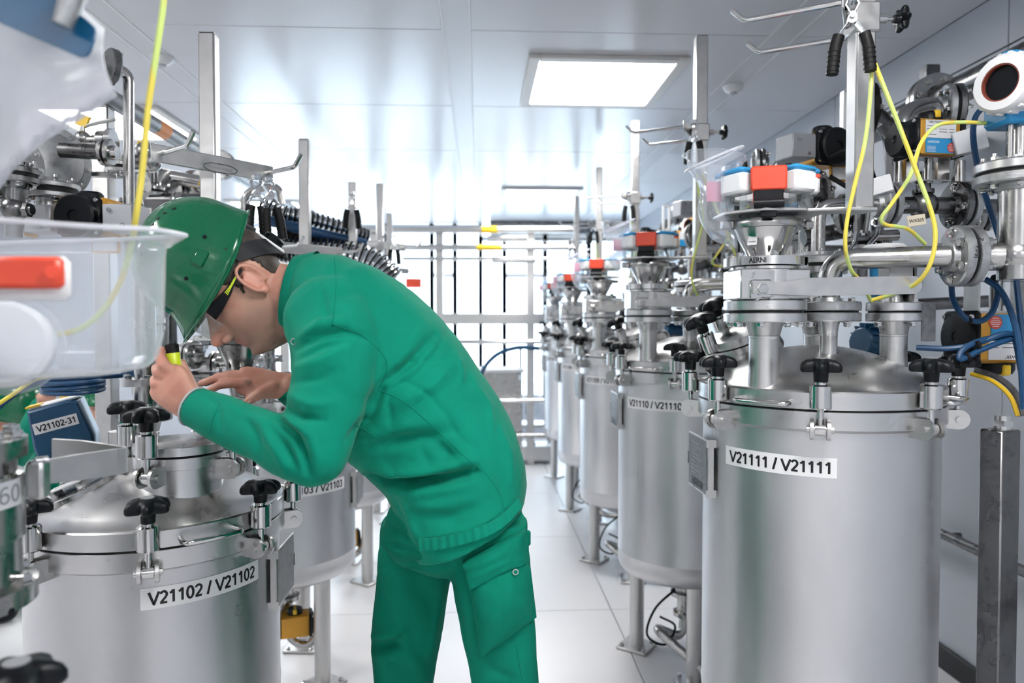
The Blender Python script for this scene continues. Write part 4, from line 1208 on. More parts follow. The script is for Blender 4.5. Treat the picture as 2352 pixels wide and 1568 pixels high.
P0, P1, P2 = at(72, 1088, .955), at(268, 1060, 1.06), at(122, 1030, 1.10)
b = B()
def strip(pts, hs, th=.006):
    for i in range(len(pts) - 1):
        a, c = pts[i], pts[i + 1]; d = (c - a).normalized(); nn = Vector((-d.y, d.x, 0)).normalized() * th / 2
        ha, hb = hs[i] / 2, hs[i + 1] / 2; Z = Vector((0, 0, 1))
        b.add([a - nn - Z * ha, a + nn - Z * ha, a + nn + Z * ha, a - nn + Z * ha, c - nn - Z * hb, c + nn - Z * hb, c + nn + Z * hb, c - nn + Z * hb],
              [(0, 1, 2, 3), (7, 6, 5, 4), (0, 4, 5, 1), (1, 5, 6, 2), (2, 6, 7, 3), (3, 7, 4, 0)])
e1 = P1 + Vector((.006, .012, 0)); e2 = P1 + Vector((.000, .026, 0))
strip([P0, P0.lerp(P1, .5), P1, e1, e2, P2.lerp(e2, .4), P2], [.030, .036, .038, .036, .034, .036, .030])
obj('lever', b, 'satin_steel', t)
b = B(); b.box(at(88, 1100, .95), (.022, .022, .050), bev=.004); b.cyl(at(80, 1062, .95), at(110, 1058, .96), .007, n=12); obj('pivot', b, 'satin_steel', t)

# clear plastic tub (dust cover) with red clip, close to the camera
q = at(20, 862, .88)
tub = thing('clear_tub', 'clear plastic tub with rounded corners close to the camera on the left', 'cover', q)
prof = [(.04, .0), (.12, .001), (.148, .007), (.160, .020), (.166, .045), (.169, .120), (.170, .150), (.171, .158), (.177, .164), (.181, .168), (.179, .172)]
b = B()
def tubfn(u, v):
    j = v * (len(prof) - 1); k = min(int(j), len(prof) - 2); f_ = j - k
    r_ = prof[k][0] * (1 - f_) + prof[k + 1][0] * f_; z_ = prof[k][1] * (1 - f_) + prof[k + 1][1] * f_
    a = 2 * PI * u
    c_, s_ = math.cos(a), math.sin(a)
    e = 2 / 3.2
    x = abs(c_) ** e * (1 if c_ > 0 else -1); y = abs(s_) ** e * (1 if s_ > 0 else -1)
    lip = max(0, (z_ - .158) / .016)
    wob = .006 * math.sin(3 * a + 1) * lip + .010 * lip * max(0, c_)
    return (x * (r_ + wob), y * (r_ * .62 + wob), z_ + .006 * lip * math.sin(2 * a))
b.grid(tubfn, 64, 41, closed_u=True)
b.v = [p + q for p in b.v]
o = obj('tub_wall', b, 'tub_plastic', tub, sharp=180)
m_ = o.modifiers.new('thick', 'SOLIDIFY'); m_.thickness = .0022
b = B(); b.tube([q + Vector(tubfn(i / 48, 1.0)) for i in range(48)], .0028, 8, closed=True); obj('lip', b, 'cloudy_film', tub)
b = B(); b.box(at(45, 626, .742), (.085, .014, .032), bev=.004); b.cyl(at(120, 624, .732), at(120, 624, .747), .007, n=16); cl = tag(obj('port_clip', b, 'red_plastic'), 'blurred red clip on the clear tub at the left edge', 'clip')
b = B(); b.box(at(50, 640, .760), (.098, .014, .046), bev=.008); tag(obj('port_block', b, 'white_plastic'), 'white block behind the red clip on the clear tub', 'block')
q2 = at(5, 790, .84)
t = thing('white_cap', 'round white cap at the left edge behind the clear tub', 'cap', q2 - Vector((0, 0, .05)))
b = B(); b.lathe([(.048, -.03), (.05, -.026), (.05, .0), (.044, .006), (.003, .010)], 36, frame(q2, (.35, -1, .1))); obj('cap', b, 'white_plastic', t)
b = B(); b.lathe([(.056, -.036), (.058, -.03), (.058, -.018), (.054, -.014)], 36, frame(q2, (.35, -1, .1))); obj('ring', b, 'clear_plastic', t)

# plastic bag with blue panel at the upper left
bag = thing('plastic_bag', 'white translucent plastic bag with blue top hanging at the upper left', 'bag', at(60, 430, .80))
b = B()
hem = [(-160, 560), (-60, 500), (0, 435), (30, 392), (62, 360), (110, 318), (160, 288), (210, 255), (268, 218)]
top = [(-160, -240), (-80, -190), (-20, -150), (30, -110), (80, -70), (130, -30), (175, 10), (215, 45), (240, 68)]
def bagfn(u, v):
    j = u * 8; k = min(int(j), 7); f_ = j - k
    hx = hem[k][0] * (1 - f_) + hem[k + 1][0] * f_; hy = hem[k][1] * (1 - f_) + hem[k + 1][1] * f_
    tx_ = top[k][0] * (1 - f_) + top[k + 1][0] * f_; ty_ = top[k][1] * (1 - f_) + top[k + 1][1] * f_
    x = tx_ * (1 - v) + hx * v - 14 * math.sin(PI * v) * u; y = ty_ * (1 - v) + hy * v
    fold = .006 * math.sin(7 * u + 2 * v) * v + .003 * math.sin(17 * u - 4 * v + 1) * v * v + .0012 * math.sin(25 * v + 8 * u)
    return at(x, y, .80 + .05 * (1 - u) - .055 * math.sin(PI * min(1, v * .9)) * (1 - .3 * u) + fold)
b.grid(bagfn, 72, 56)
bf = obj('film', b, 'cloudy_film', bag, sharp=180)
m_ = bf.modifiers.new('thick', 'SOLIDIFY'); m_.thickness = .0015
b = B()
def hemfn(u, v):
    p = bagfn(u, 1.0); q_ = bagfn(u, .955)
    return p.lerp(q_, v) + Vector((0, -.004 - .003 * math.sin(u * 70), 0))
b.grid(hemfn, 120, 4); ho = obj('crimped_hem', b, 'cloudy_film', bag, sharp=180)
m_ = ho.modifiers.new('thick', 'SOLIDIFY'); m_.thickness = .002
b = B()
c0, c1, c2, c3 = (-140, -190), (205, 40), (218, 70), (196, 130)
poly = [(-150, -170), (60, -40), (120, -10), (195, 42), (214, 60), (218, 76), (205, 118), (196, 128), (182, 130), (0, 52), (-150, -20)]
pts = [at(x, y, .752) for x, y in poly]; pts2 = [p + Vector((0, .004, 0)) for p in pts]
n_ = len(poly)
b.add(pts + pts2, [tuple(range(n_)), tuple(range(n_, 2 * n_))[::-1]] + [(i, i + n_, (i + 1) % n_ + n_, (i + 1) % n_) for i in range(n_)])
mat('bag_blue', (.005, .085, .20), 0, .32)
obj('blue_panel', b, 'bag_blue', bag)
t = thing('bag_clip', 'grey metal clip gripping the blue top of the plastic bag', 'clip', at(150, 60, .74))
b = B(); b.tube([at(172, -40, .74), at(160, 10, .735), at(142, 58, .735)], .011, 10, rs=[.013, .011, .009]); obj('upper_jaw', b, 'cast_steel', t)
b = B(); b.tube([at(180, -40, .76), at(168, 10, .755), at(150, 62, .757)], .010, 10, rs=[.012, .010, .008]); obj('lower_jaw', b, 'cast_steel', t)
px_cable('earth_cable', [(378, -40, .97), (374, 20, .97), (358, 130, .97), (340, 250, .97), (327, 390, .97), (312, 500, .97), (300, 570, 1.0), (275, 650, 1.02), (230, 720, 1.02), (165, 762, 1.0), (60, 770, .98)], .0042, 'earth_cable', 'yellow green earth cable hanging at the left past the clear tub')

# ---------------------------------------------------------------- pipework above the left row
hd = thing('header_pipe', 'long steel header pipe running down the room at upper left', 'pipe', (-1.2, 2.5, 2.04), 0)
b = B(); b.cyl((-1.2, .7, 2.08), (-1.2, 8.2, 2.08), .030, n=20); obj('pipe', b, 'dark_steel', hd)
def band(y, r, m, w_=.09):
    b = B(); b.cyl((-1.2, y, 2.08), (-1.2, y + w_, 2.08), r, n=20); obj('marker_band', b, m, hd)
band(2.72, .0306, 'orange_plastic'); band(4.9, .0306, 'orange_plastic')
for y in (3.4, 5.2):
    flange_pair(hd, (-1.2, y, 2.08), (0, 1, 0), .068, .018, .006, 6, 'dark_steel', 'dark_steel', bolts=False)
for (x, y, zt, nm) in ((-1.23, 2.42, 2.05, 'square steel column behind the left pipework, nearest'), (-1.23, 4.6, 2.05, 'square steel column behind the left pipework, farther back')):
    b = B(); b.box((x, y, zt / 2), (.055, .055, zt), bev=.004); tag(obj('steel_column', b, 'satin_steel'), nm, 'column', 'square columns at left')
# vertical pipe with elbow and blind flange
v = thing('riser_pipe', 'upright steel pipe with elbow and blind flange at upper left', 'pipe', at(296, 560, 2.0))
e = at(296, 168, 2.0); l = at(248, 152, 1.96)
pipe(v, [at(296, 560, 2.0), e, l], .0145, 'steel', fil=.05)
b = B(); b.lathe([(.046, -.018), (.049, -.015), (.049, .0), (.046, .003), (.02, .003)], 36, frame(l, (l - e))); fl_ = obj('flange', b, 'dark_steel', v)
for i in range(4):
    M = frame(l - v.location, (e - l)) @ T(.036 * math.cos(i * PI / 2 + .6), .036 * math.sin(i * PI / 2 + .6), .0175)
    put('bolt', BOLT, v, M)
# big round inspection cover with pipe spool
cv = thing('round_housing', 'large round bolted cover with pipe spool at upper left', 'housing', at(128, 470, 1.95))
ax = Vector((.80, -.60, .05)).normalized(); cc = at(122, 372, 1.95)
b = B(); M = frame(cc, ax); b.lathe([(.03, -.11), (.074, -.10), (.080, -.02), (.096, -.018), (.098, -.016), (.098, 0), (.096, .002), (.078, .002), (.072, .012), (.05, .018), (.003, .020)], 44, M); obj('cover', b, 'cast_steel', cv)
for i in range(12):
    a = i * PI / 6
    put('bolt', BOLT, cv, T(*(-cv.location)) @ M @ T(.088 * math.cos(a), .088 * math.sin(a), .002) @ Matrix.Diagonal((.7, .7, .7, 1)))
s0 = at(140, 345, 1.90); s1 = at(238, 350, 1.90)
b = B(); b.cyl(s0, s1, .019, n=20)
for f_ in (.55, .62): b.cyl(s0.lerp(s1, f_), s0.lerp(s1, f_ + .03), .0198, n=20)
obj('spool', b, 'dark_steel', cv)
flange_pair(cv, at(246, 350, 1.90), s1 - s0, .034, .012, .004, 4, 'steel', 'steel', bolts=False)
# second cover, further left
cv2 = thing('round_housing', 'round bolted cover cut by the bag at the left edge', 'housing', at(10, 470, 1.8))
cc2 = at(5, 372, 1.80); M2 = frame(cc2, Vector((.75, -.66, .1)))
b = B(); b.lathe([(.04, -.12), (.07, -.10), (.076, -.02), (.090, -.018), (.092, -.014), (.092, .0), (.07, .004), (.003, .02)], 40, M2); obj('cover', b, 'cast_steel', cv2)
for i in range(12):
    a = i * PI / 6
    put('bolt', BOLT, cv2, T(*(-cv2.location)) @ M2 @ T(.082 * math.cos(a), .082 * math.sin(a), .002) @ Matrix.Diagonal((.7, .7, .7, 1)))
# flange stack with tee at the left edge
st = thing('flange_stack', 'dark bolted flange stack with ball tee at the left edge', 'flange', at(20, 545, 1.75))
a0 = at(32, 545, 1.75); a1 = at(38, 402, 1.75)
flange_pair(st, a1, (.05, 0, 1), .046, .016, .006, 6, 'dark_steel', 'dark_steel')
b = B(); b.cyl(a0, a1, .020, n=18); b.sphere(at(32, 480, 1.75), .030, n=18); b.cyl(at(32, 480, 1.75), at(75, 482, 1.75), .012, n=14); b.cyl(at(55, 482, 1.75), at(68, 482, 1.75), .018, n=6); obj('tee', b, 'dark_steel', st)
dk = thing('round_damper', 'flat round steel disc valve under the round cover at upper left', 'valve', at(115, 480, 1.9))
flange_pair(dk, at(115, 440, 1.9), (0, 0, 1), .068, .014, .012, 6, 'cast_steel', 'cast_steel')
b = B(); b.cyl(at(115, 480, 1.9), at(115, 425, 1.9), .035, n=20); obj('stem', b, 'steel', dk)
b = B(); b.box(at(225, 401, 2.05), (.10, .012, .016), bev=.003); b.cyl(at(180, 398, 2.05), at(200, 399, 2.05), .011, n=12); tag(obj('flat_lever', b, 'steel'), 'short flat steel lever between the round cover and column', 'lever')
face_actuator(at(203, 502, 1.86), R(-6), 'black faced actuator with two grey boxes above the clear tub', box=2, group='actuators at left')
b = B(); b.box(at(66, 512, 1.88), (.012, .06, .07), bev=.003); tag(obj('actuator_end', b, 'gold_paint'), 'narrow gold actuator end beside the left grey box', 'actuator')
actuator(at(400, 520, 2.75), R(20), 'gold actuator hidden mostly behind the green helmet', text=None, group='actuators at left', yoke=False)
for (x, y, Y, nm) in ((190, 277, 2.1, 'yellow tag on the lever below the bag hem'), (327, 340, 2.2, 'yellow tag half hidden by the left yellow cable'), (472, 418, 2.3, 'small yellow tag under the long hook bar')):
    b = B(); b.box(at(x, y, Y), (.036, .01, .034), bev=.002, rot=RY(R(20))); tag(obj('hang_tag', b, 'yellow_plastic'), nm, 'tag', 'yellow hang tags')
hv = thing('ball_valve', 'small ball valve with long grey lever below the bag hem', 'valve', at(200, 330, 2.1))
b = B(); b.cyl(at(165, 322, 2.1), at(232, 322, 2.1), .014, n=14); b.sphere(at(190, 318, 2.1), .022); b.cyl(at(190, 318, 2.1), at(190, 292, 2.1), .008, n=12); obj('body', b, 'steel', hv)
b = B(); b.tube([at(190, 292, 2.1), at(215, 284, 2.1), at(265, 274, 2.1)], .0055, 8, fil=.01); obj('lever', b, 'satin_steel', hv)
b = B(); b.cyl(at(228, 322, 2.1), at(246, 322, 2.1), .026, n=20); b.cyl(at(250, 322, 2.1), at(262, 322, 2.1), .032, n=20); obj('flange', b, 'bright_steel', hv)
# busy manifold behind the posts
mf = thing('manifold', 'row of flanged pipes and small valves between helmet and column', 'manifold', at(360, 600, 2.5))
for (x0, y0, x1, y1, Y, r_, m) in ((262, 372, 345, 372, 2.15, .022, 'dark_steel'), (330, 395, 470, 420, 2.6, .024, 'steel'), (335, 460, 470, 462, 2.5, .026, 'dark_steel'), (350, 330, 350, 600, 2.7, .016, 'steel'), (300, 400, 300, 600, 2.2, .02, 'steel'), (430, 400, 430, 560, 2.9, .018, 'steel'), (322, 580, 322, 760, 2.2, .016, 'steel'), (372, 600, 372, 880, 2.3, .020, 'steel'), (395, 600, 395, 860, 2.35, .016, 'dark_steel'), (348, 700, 348, 880, 2.1, .016, 'steel'), (400, 832, 600, 838, 2.5, .026, 'steel'), (410, 800, 470, 800, 2.45, .016, 'dark_steel'), (455, 770, 455, 900, 2.6, .014, 'steel'), (440, 865, 620, 870, 2.4, .02, 'dark_steel')):
    b = B(); b.cyl(at(x0, y0, Y), at(x1, y1, Y), r_, n=16); obj('pipe', b, m, mf)
for (x, y, Y, ax_, rf) in ((388, 432, 2.6, (1, -.3, 0), .062), (450, 425, 2.7, (1, -.3, 0), .055), (272, 385, 2.15, (0, 0, 1), .038), (350, 440, 2.5, (0, 0, 1), .040), (300, 470, 2.2, (0, 0, 1), .036), (318, 425, 2.3, (1, -.2, 0), .042), (372, 705, 2.3, (0, 0, 1), .044), (352, 862, 2.1, (0, 0, 1), .042), (348, 745, 2.1, (0, 0, 1), .036), (440, 815, 2.45, (1, -.3, 0), .05), (500, 836, 2.5, (1, -.2, 0), .045), (455, 790, 2.6, (0, 0, 1), .034)):
    flange_pair(mf, at(x, y, Y), ax_, rf, .014, .006, 6, 'cast_steel', 'steel', bolts=Y < 2.2)
for (x, y, Y) in ((345, 372, 2.15), (335, 350, 2.2), (410, 462, 2.5)):
    b = B(); b.sphere(at(x, y, Y), .032); obj('valve_ball', b, 'steel', mf)
pipe(mf, [at(352, 420, 2.4), at(352, 385, 2.4), at(325, 360, 2.4), at(318, 340, 2.4)], .018, 'dark_steel', fil=.04)
pipe(mf, [at(560, 560, 2.8), at(560, 440, 2.8), at(640, 425, 2.8), at(648, 470, 2.8)], .014, 'steel', fil=.05)
fb = thing('blue_valve', 'dark blue valve body beside the flanges under the clear tub', 'valve', at(325, 880, 2.0))
b = B(); b.box(at(318, 862, 2.02), (.075, .06, .06), bev=.008); obj('body', b, 'valve_blue', fb)
b = B(); b.cyl(at(318, 905, 2.02), at(318, 820, 2.02), .018, n=14); obj('stem', b, 'steel', fb)
px_cable('blue_cable', [(-30, 960, 1.5), (20, 915, 1.55), (70, 885, 1.6), (130, 872, 1.65), (200, 868, 1.7), (280, 862, 1.75)], .0058, 'blue_cable', 'blue cable sagging below the clear tub at left')
b = B(); cc = at(168, 885, 1.66)
for k in range(3):
    b.tube([cc + Vector((.062 * math.cos(a), .05 * math.sin(a), .008 * k - .01 + .004 * math.sin(a + k))) for a in [2 * PI * i / 32 for i in range(32)]], .0055, 8, closed=True)
cl = tag(obj('cable_coil', b, 'blue_cable'), 'coiled loop of blue cable below the clear tub', 'cable')
px_cable('earth_cable', [(-30, 945, 1.45), (30, 905, 1.5), (80, 872, 1.55), (130, 862, 1.6)], .0042, 'earth_cable', 'yellow cable beside the blue one at the left edge')
# corrugated hose
hs = thing('ribbed_hose', 'pair of corrugated black and steel hoses behind the collar of the man', 'hose', at(730, 620, 3.0))
def ribbed(pts, r, name, step=1, m='chrome'):
    P = cable_pts(pts, 24); b = B()
    b.tube(P, r, 16, rs=[r * (1.0 if (i // 2) % 2 else .84) for i in range(len(P))]); obj(name, b, m, hs, sharp=25)
    b = B()
    for i in range(2, len(P) - 1, 4):
        d = (P[i + 1] - P[i - 1]).normalized(); b.cyl(P[i] - d * .004, P[i] + d * .004, r * 1.05, n=16)
    o = obj('rib_set', b, 'black_rubber', hs, sharp=25); o['kind'] = 'stuff'
ribbed([at(600, 470, 3.0), at(660, 492, 3.0), at(720, 505, 3.05), at(790, 525, 3.1), at(845, 545, 3.15)], .032, 'upper_hose')
ribbed([at(640, 560, 3.0), at(700, 572, 3.0), at(770, 585, 3.0), at(850, 605, 3.0), at(900, 650, 3.0)], .066, 'lower_hose')
b = B(); b.tube(cable_pts([at(610, 505, 2.95), at(690, 525, 2.95), at(770, 545, 3.0), at(840, 560, 3.05)], 8), .022, 10); obj('cable_bundle', b, 'blue_cable', hs)
# ================================================================ people
from mathutils.bvhtree import BVHTree
from mathutils import noise as mnoise
def lerp_tab(tab, x):
    if x <= tab[0][0]: return tab[0][1]
    for (a, va), (c, vc) in zip(tab, tab[1:]):
        if x <= c:
            t = (x - a) / (c - a); t = t * t * (3 - 2 * t) * .5 + t * .5
            return va + (vc - va) * t
    return tab[-1][1]
def remesh(b, voxel, it=4, fac=.5, name='m'):
    me = bpy.data.meshes.new(name)
    me.from_pydata([tuple(p) for p in b.v], [], b.f)
    ob = bpy.data.objects.new('tmp', me); COL.objects.link(ob)
    m = ob.modifiers.new('r', 'REMESH'); m.mode = 'VOXEL'; m.voxel_size = voxel; m.use_smooth_shade = True
    if it:
        s = ob.modifiers.new('s', 'SMOOTH'); s.iterations = it; s.factor = fac
    dg = bpy.context.evaluated_depsgraph_get()
    out = bpy.data.meshes.new_from_object(ob.evaluated_get(dg))
    bpy.data.objects.remove(ob); bpy.data.meshes.remove(me)
    out.name = name
    return out
def capsule(b, p0, p1, r0, r1, n=14):
    p0 = Vector(p0); p1 = Vector(p1); d = p1 - p0; L = d.length
    pr = []
    for i in range(6):
        a = -PI / 2 + PI / 2 * i / 5; pr.append((max(r0 * math.cos(a), .0004), r0 * math.sin(a)))
    for i in range(6):
        a = PI / 2 * i / 5; pr.append((max(r1 * math.cos(a), .0004), L + r1 * math.sin(a)))
    b.lathe(pr, n, frame(p0, d))
def chain(b, pts, rs, n=14):
    for i in range(len(pts) - 1): capsule(b, pts[i], pts[i + 1], rs[i], rs[i + 1], n)
def loft(b, secs, n=36):
    """closed volume through sections (centre, axis u, half u, axis v, half v, exponent)"""
    vs = []
    for c, u, hu, v, hv, e in secs:
        u = Vector(u).normalized(); v = Vector(v).normalized()
        for i in range(n):
            a = 2 * PI * i / n; ca, sa = math.cos(a), math.sin(a)
            x = abs(ca) ** (2 / e) * (1 if ca >= 0 else -1); y = abs(sa) ** (2 / e) * (1 if sa >= 0 else -1)
            vs.append(Vector(c) + u * (x * hu) + v * (y * hv))
    m = len(secs); fs = []
    for j in range(m - 1):
        for i in range(n): fs.append((j * n + i, j * n + (i + 1) % n, (j + 1) * n + (i + 1) % n, (j + 1) * n + i))
    fs += [tuple(range(n))[::-1], tuple((m - 1) * n + i for i in range(n))]
    b.add(vs, fs)

# head shape in head coordinates: x forward, z up, origin between the ears
XF = [(-.128, .030), (-.116, .062), (-.104, .078), (-.094, .084), (-.080, .080), (-.068, .082), (-.055, .084), (-.040, .084), (-.020, .084), (.005, .082), (.022, .080), (.040, .090), (.055, .092), (.085, .084), (.110, .062), (.130, .030), (.138, .006)]
XB = [(-.128, -.010), (-.10, -.030), (-.08, -.050), (-.05, -.068), (-.02, -.080), (.02, -.094), (.06, -.098), (.09, -.088), (.115, -.062), (.130, -.034), (.138, -.010)]
WD = [(-.128, .014), (-.116, .030), (-.104, .040), (-.09, .048), (-.07, .057), (-.045, .063), (-.02, .068), (.01, .071), (.04, .074), (.07, .073), (.095, .064), (.115, .049), (.130, .028), (.138, .008)]
NOSE = [(-.058, 0), (-.048, .006), (-.043, .016), (-.036, .040), (-.028, .047), (-.018, .044), (-.004, .034), (.010, .022), (.022, .012), (.04, .004), (.05, 0)]
LIPS = [(-.084, 0), (-.076, .007), (-.068, .011), (-.0635, .006), (-.059, .012), (-.052, .006), (-.045, 0)]
CHIN = [(-.115, 0), (-.103, .006), (-.094, .010), (-.085, .006), (-.078, 0)]
def head_point(a, z):
    xf, xb, w_ = lerp_tab(XF, z), lerp_tab(XB, z), lerp_tab(WD, z)
    ca, sa = math.cos(a), math.sin(a)
    cx = (xf + xb) * .5 - .008
    e = 2 / 2.35
    x = abs(ca) ** e * ((xf - cx) if ca > 0 else (cx - xb)) * (1 if ca > 0 else -1) + cx
    y = abs(sa) ** e * w_ * (1 if sa > 0 else -1)
    if ca > 0:
        x += lerp_tab(NOSE, z) * math.exp(-(y / (.0115 if z < -.01 else .009)) ** 2)
        x += lerp_tab(LIPS, z) * math.exp(-(y / .022) ** 2)
        x += lerp_tab(CHIN, z) * math.exp(-(y / .024) ** 2)
        g = math.exp(-((abs(y) - .032) / .014) ** 2 - ((z - .018) / .012) ** 2)
        x -= .010 * g
        x += .004 * math.exp(-((abs(y) - .045) / .016) ** 2 - ((z + .012) / .016) ** 2)
    return Vector((x, y, z))
def head_geo(b, M, ears=True, hi=True):
    nz_, na = (70, 72) if hi else (30, 32)
    zs = [-.128 + .266 * j / (nz_ - 1) for j in range(nz_)]
    vs = [head_point(2 * PI * i / na, z) for z in zs for i in range(na)]
    fs = []
    for j in range(nz_ - 1):
        for i in range(na): fs.append((j * na + i, j * na + (i + 1) % na, (j + 1) * na + (i + 1) % na, (j + 1) * na + i))
    fs += [tuple(range(na))[::-1], tuple((nz_ - 1) * na + i for i in range(na))]
    b.add(vs, fs, M)
    if hi:
        for s in (1, -1): b.sphere((.099, s * .0135, -.036), 1, (.013, .0075, .009), 12, 8, M)
    if ears:
        for s in (1, -1):
            E = M @ T(-.012, s * .072, .004) @ RZ(s * R(24)) @ RY(R(8))
            b.sphere((-.006, s * .006, -.002), 1, (.018, .004, .026), 14, 10, E)
            P = []
            for k in range(15):
                a = R(-60 + 285 * k / 14)
                P.append(E @ Vector((-.004 - .0 + .0185 * math.cos(a) * (1 if math.cos(a) > 0 else 1.1), s * (.011 + .004 * math.sin(max(0, a - 1))), .006 + .030 * math.sin(a) - (.006 if math.sin(a) < -.3 else 0))))
            b.tube(P, .0042, 8)
            P = [E @ Vector((-.012 + .008 * math.cos(R(a)), s * .010, .006 + .018 * math.sin(R(a)))) for a in (80, 120, 160, 200, 240, 280)]
            b.tube(P, .0032, 8)
            b.sphere((-.002, s * .009, -.028), 1, (.0095, .0055, .0105), 12, 8, E)
            b.sphere((.010, s * .006, -.004), 1, (.005, .006, .008), 10, 8, E)

def helmet_point(phi, q, wide=1.0, H=.178):
    """helmet coordinates: x forward, z up, origin at the rim centre; q from 0 (rim) to 1 (crown)"""
    ca, sa = math.cos(phi), math.sin(phi)
    r0 = 1 / math.sqrt((ca / .140) ** 2 + (sa / (.112 * wide)) ** 2)
    al = q * PI / 2
    p = 2.4
    rr = math.cos(al) ** (2 / p); hh = math.sin(al) ** (2 / p)
    x, y, z = r0 * rr * ca, r0 * rr * sa, hh * H
    k = max(0, 1 - z / .048)
    vis = max(0, ca) ** 1.5
    x += .034 * k ** 1.3 * vis
    fl = .006 * k ** 3
    x += fl * ca; y += fl * sa
    z -= .006 * k * vis
    z -= .026 * max(0, 1 - z / .10) * sa * sa
    rid = math.exp(-(y / .016) ** 2) * min(1, max(0, (z - .05) / .03))
    z += .006 * rid; x += .004 * rid * (1 if ca > 0 else -1) * (1 - hh)
    g = math.exp(-((abs(y) - .055) / .010) ** 2) * math.exp(-((z - .055) / .02) ** 2) * (1 if ca < -.1 or ca > .75 else 0)
    x += .005 * g * (1 if ca > 0 else -1)
    return Vector((x, y, z))
def helmet(parent, M, hi=True, label=None, name='helmet'):
    b = B(); nu, nv = (120, 50) if hi else (40, 18)
    b.grid(lambda u, v: helmet_point(2 * PI * u, min(v, .9995)), nu, nv, closed_u=True)
    org = worldloc(parent)
    me = b.mesh('helmet_shell', 'helmet_green', 180)
    o = put(name, me, parent, T(*(-org)) @ M, label)
    s = o.modifiers.new('t', 'SOLIDIFY'); s.thickness = .0035; s.offset = -1
    if hi:
        b = B(); b.tube([helmet_point(2 * PI * i / 96, 0) for i in range(96)], .0028, 8, closed=True)
        put('rim', b.mesh('rim', 'helmet_green'), o)
        for s_ in (1, -1):
            for k in range(9):
                vx_, vy_ = -.070 + .0165 * k, s_ * .062
                ph = math.atan2(vy_, vx_)
                r0_ = 1 / math.sqrt((math.cos(ph) / .140) ** 2 + (math.sin(ph) / .112) ** 2)
                q = math.acos(min(1, math.hypot(vx_, vy_) / r0_) ** 1.2) / (PI / 2)
                p = helmet_point(ph, q); p2 = helmet_point(ph, q + .02); p3 = helmet_point(ph + .02, q)
                nn = (p3 - p).cross(p2 - p).normalized()
                if nn.dot(p) < 0: nn = -nn
                b = B(); b.box((0, 0, 0), (.0085, .0055, .003), frame(p, nn, p2 - p), bev=.0006); put('vent', b.mesh('vent', 'black_plastic'), o)
            for (ph, q, rr_) in ((1.95, .17, .0042), (1.08, .15, .0042)):
                p = helmet_point(s_ * ph, q); nn = Vector((p.x * .5, p.y, .02)).normalized()
                b = B(); b.lathe([(rr_, 0), (rr_, .0012)], 16, frame(p, nn)); put('rivet', b.mesh('rivet', 'black_plastic'), o)
            p = helmet_point(s_ * 1.55, .14); nn = Vector((0, s_, .12)).normalized()
            b = B(); b.box((0, 0, 0), (.036, .026, .012), frame(p, nn, (1, 0, .0)), bev=.003); put('slot_block', b.mesh('slot', 'helmet_green'), o)
    return o

# ---------------------------------------------------------------- the man in green
PY = 1.54
man = thing('person', 'person in green helmet, green jacket and trousers bending over the tank with a torch', 'person', (at(1050, 1568, 1.52).x, 1.52, 0))
EAR = at(541, 663, 1.465); EAR.y = PY
YAW = RZ(R(18)).to_3x3()
hf = YAW @ Vector((-.667, 0, -.745)).normalized(); hu = YAW @ Vector((-.745, 0, .667)).normalized()
HM = Matrix((hf, hu.cross(hf), hu)).transposed().to_4x4(); HM.translation = EAR
HM = HM @ Matrix.Diagonal((1.04, 1.03, 1.04, 1))
def A(x, y, Y): return at(x, y, Y)
b = B()
head_geo(b, HM)
NB = A(735, 690, PY)
capsule(b, HM @ Vector((-.030, 0, -.035)), NB, .062, .068, 24)
capsule(b, HM @ Vector((.012, 0, -.075)), A(700, 720, PY), .040, .055, 20)
for s in (-.03, .03): capsule(b, HM @ Vector((-.03, s, -.03)), A(680, 735, PY + s * .5), .018, .02, 12)   # neck cords
# trunk and arms inside the clothes
chain(b, [NB, A(850, 800, PY), A(980, 960, PY), A(1060, 1140, PY)], [.08, .12, .11, .095], 20)
sh_n, el_n, wr_n = A(775, 770, 1.375), A(716, 1045, 1.29), A(443, 935, 1.375)
sh_f, el_f, wr_f = A(800, 770, 1.72), A(745, 985, 1.80), A(668, 885, 1.69)
chain(b, [NB, sh_n, el_n, wr_n], [.06, .050, .036, .027]); chain(b, [NB, sh_f, el_f, wr_f], [.06, .050, .036, .027])
chain(b, [A(1060, 1140, PY), A(1130, 1300, 1.43), A(1160, 1722, 1.42), A(1175, 2190, 1.44)], [.09, .06, .05, .04])
chain(b, [A(1060, 1140, PY), A(948, 1300, 1.66), A(925, 1600, 1.67), A(940, 1990, 1.68)], [.09, .06, .05, .04])
# near (left) hand closed round the torch
def palm(pts, th):
    """flattened palm through (centre, half width vector, half thickness)"""
    loft(b, [(c, w_, w_.length, t_, h, 2.6) for c, w_, t_, h in pts], 24)
vd = Vector((0, 1, 0))
wv_ = (A(470, 905, 1.375) - A(420, 962, 1.375)).normalized()
loft(b, [(wr_n, wv_, .030, vd, .022, 2.3), (A(425, 918, 1.372), wv_, .034, vd, .022, 2.4), (A(402, 893, 1.372), wv_, .041, vd, .022, 2.5), (A(384, 876, 1.375), wv_, .041, vd, .019, 2.5), (A(372, 868, 1.38), wv_, .036, vd, .014, 2.4)], 28)
def finger(pts, rs):
    chain(b, pts, rs, 14)
finger([A(392, 856, 1.372), A(377, 838, 1.364), A(366, 817, 1.372), A(371, 806, 1.392), A(384, 806, 1.405)], [.0125, .0115, .0105, .0095, .008])
finger([A(384, 866, 1.370), A(364, 856, 1.368), A(360, 846, 1.385), A(372, 842, 1.41), A(386, 842, 1.42)], [.0125, .0115, .0105, .0095, .008])
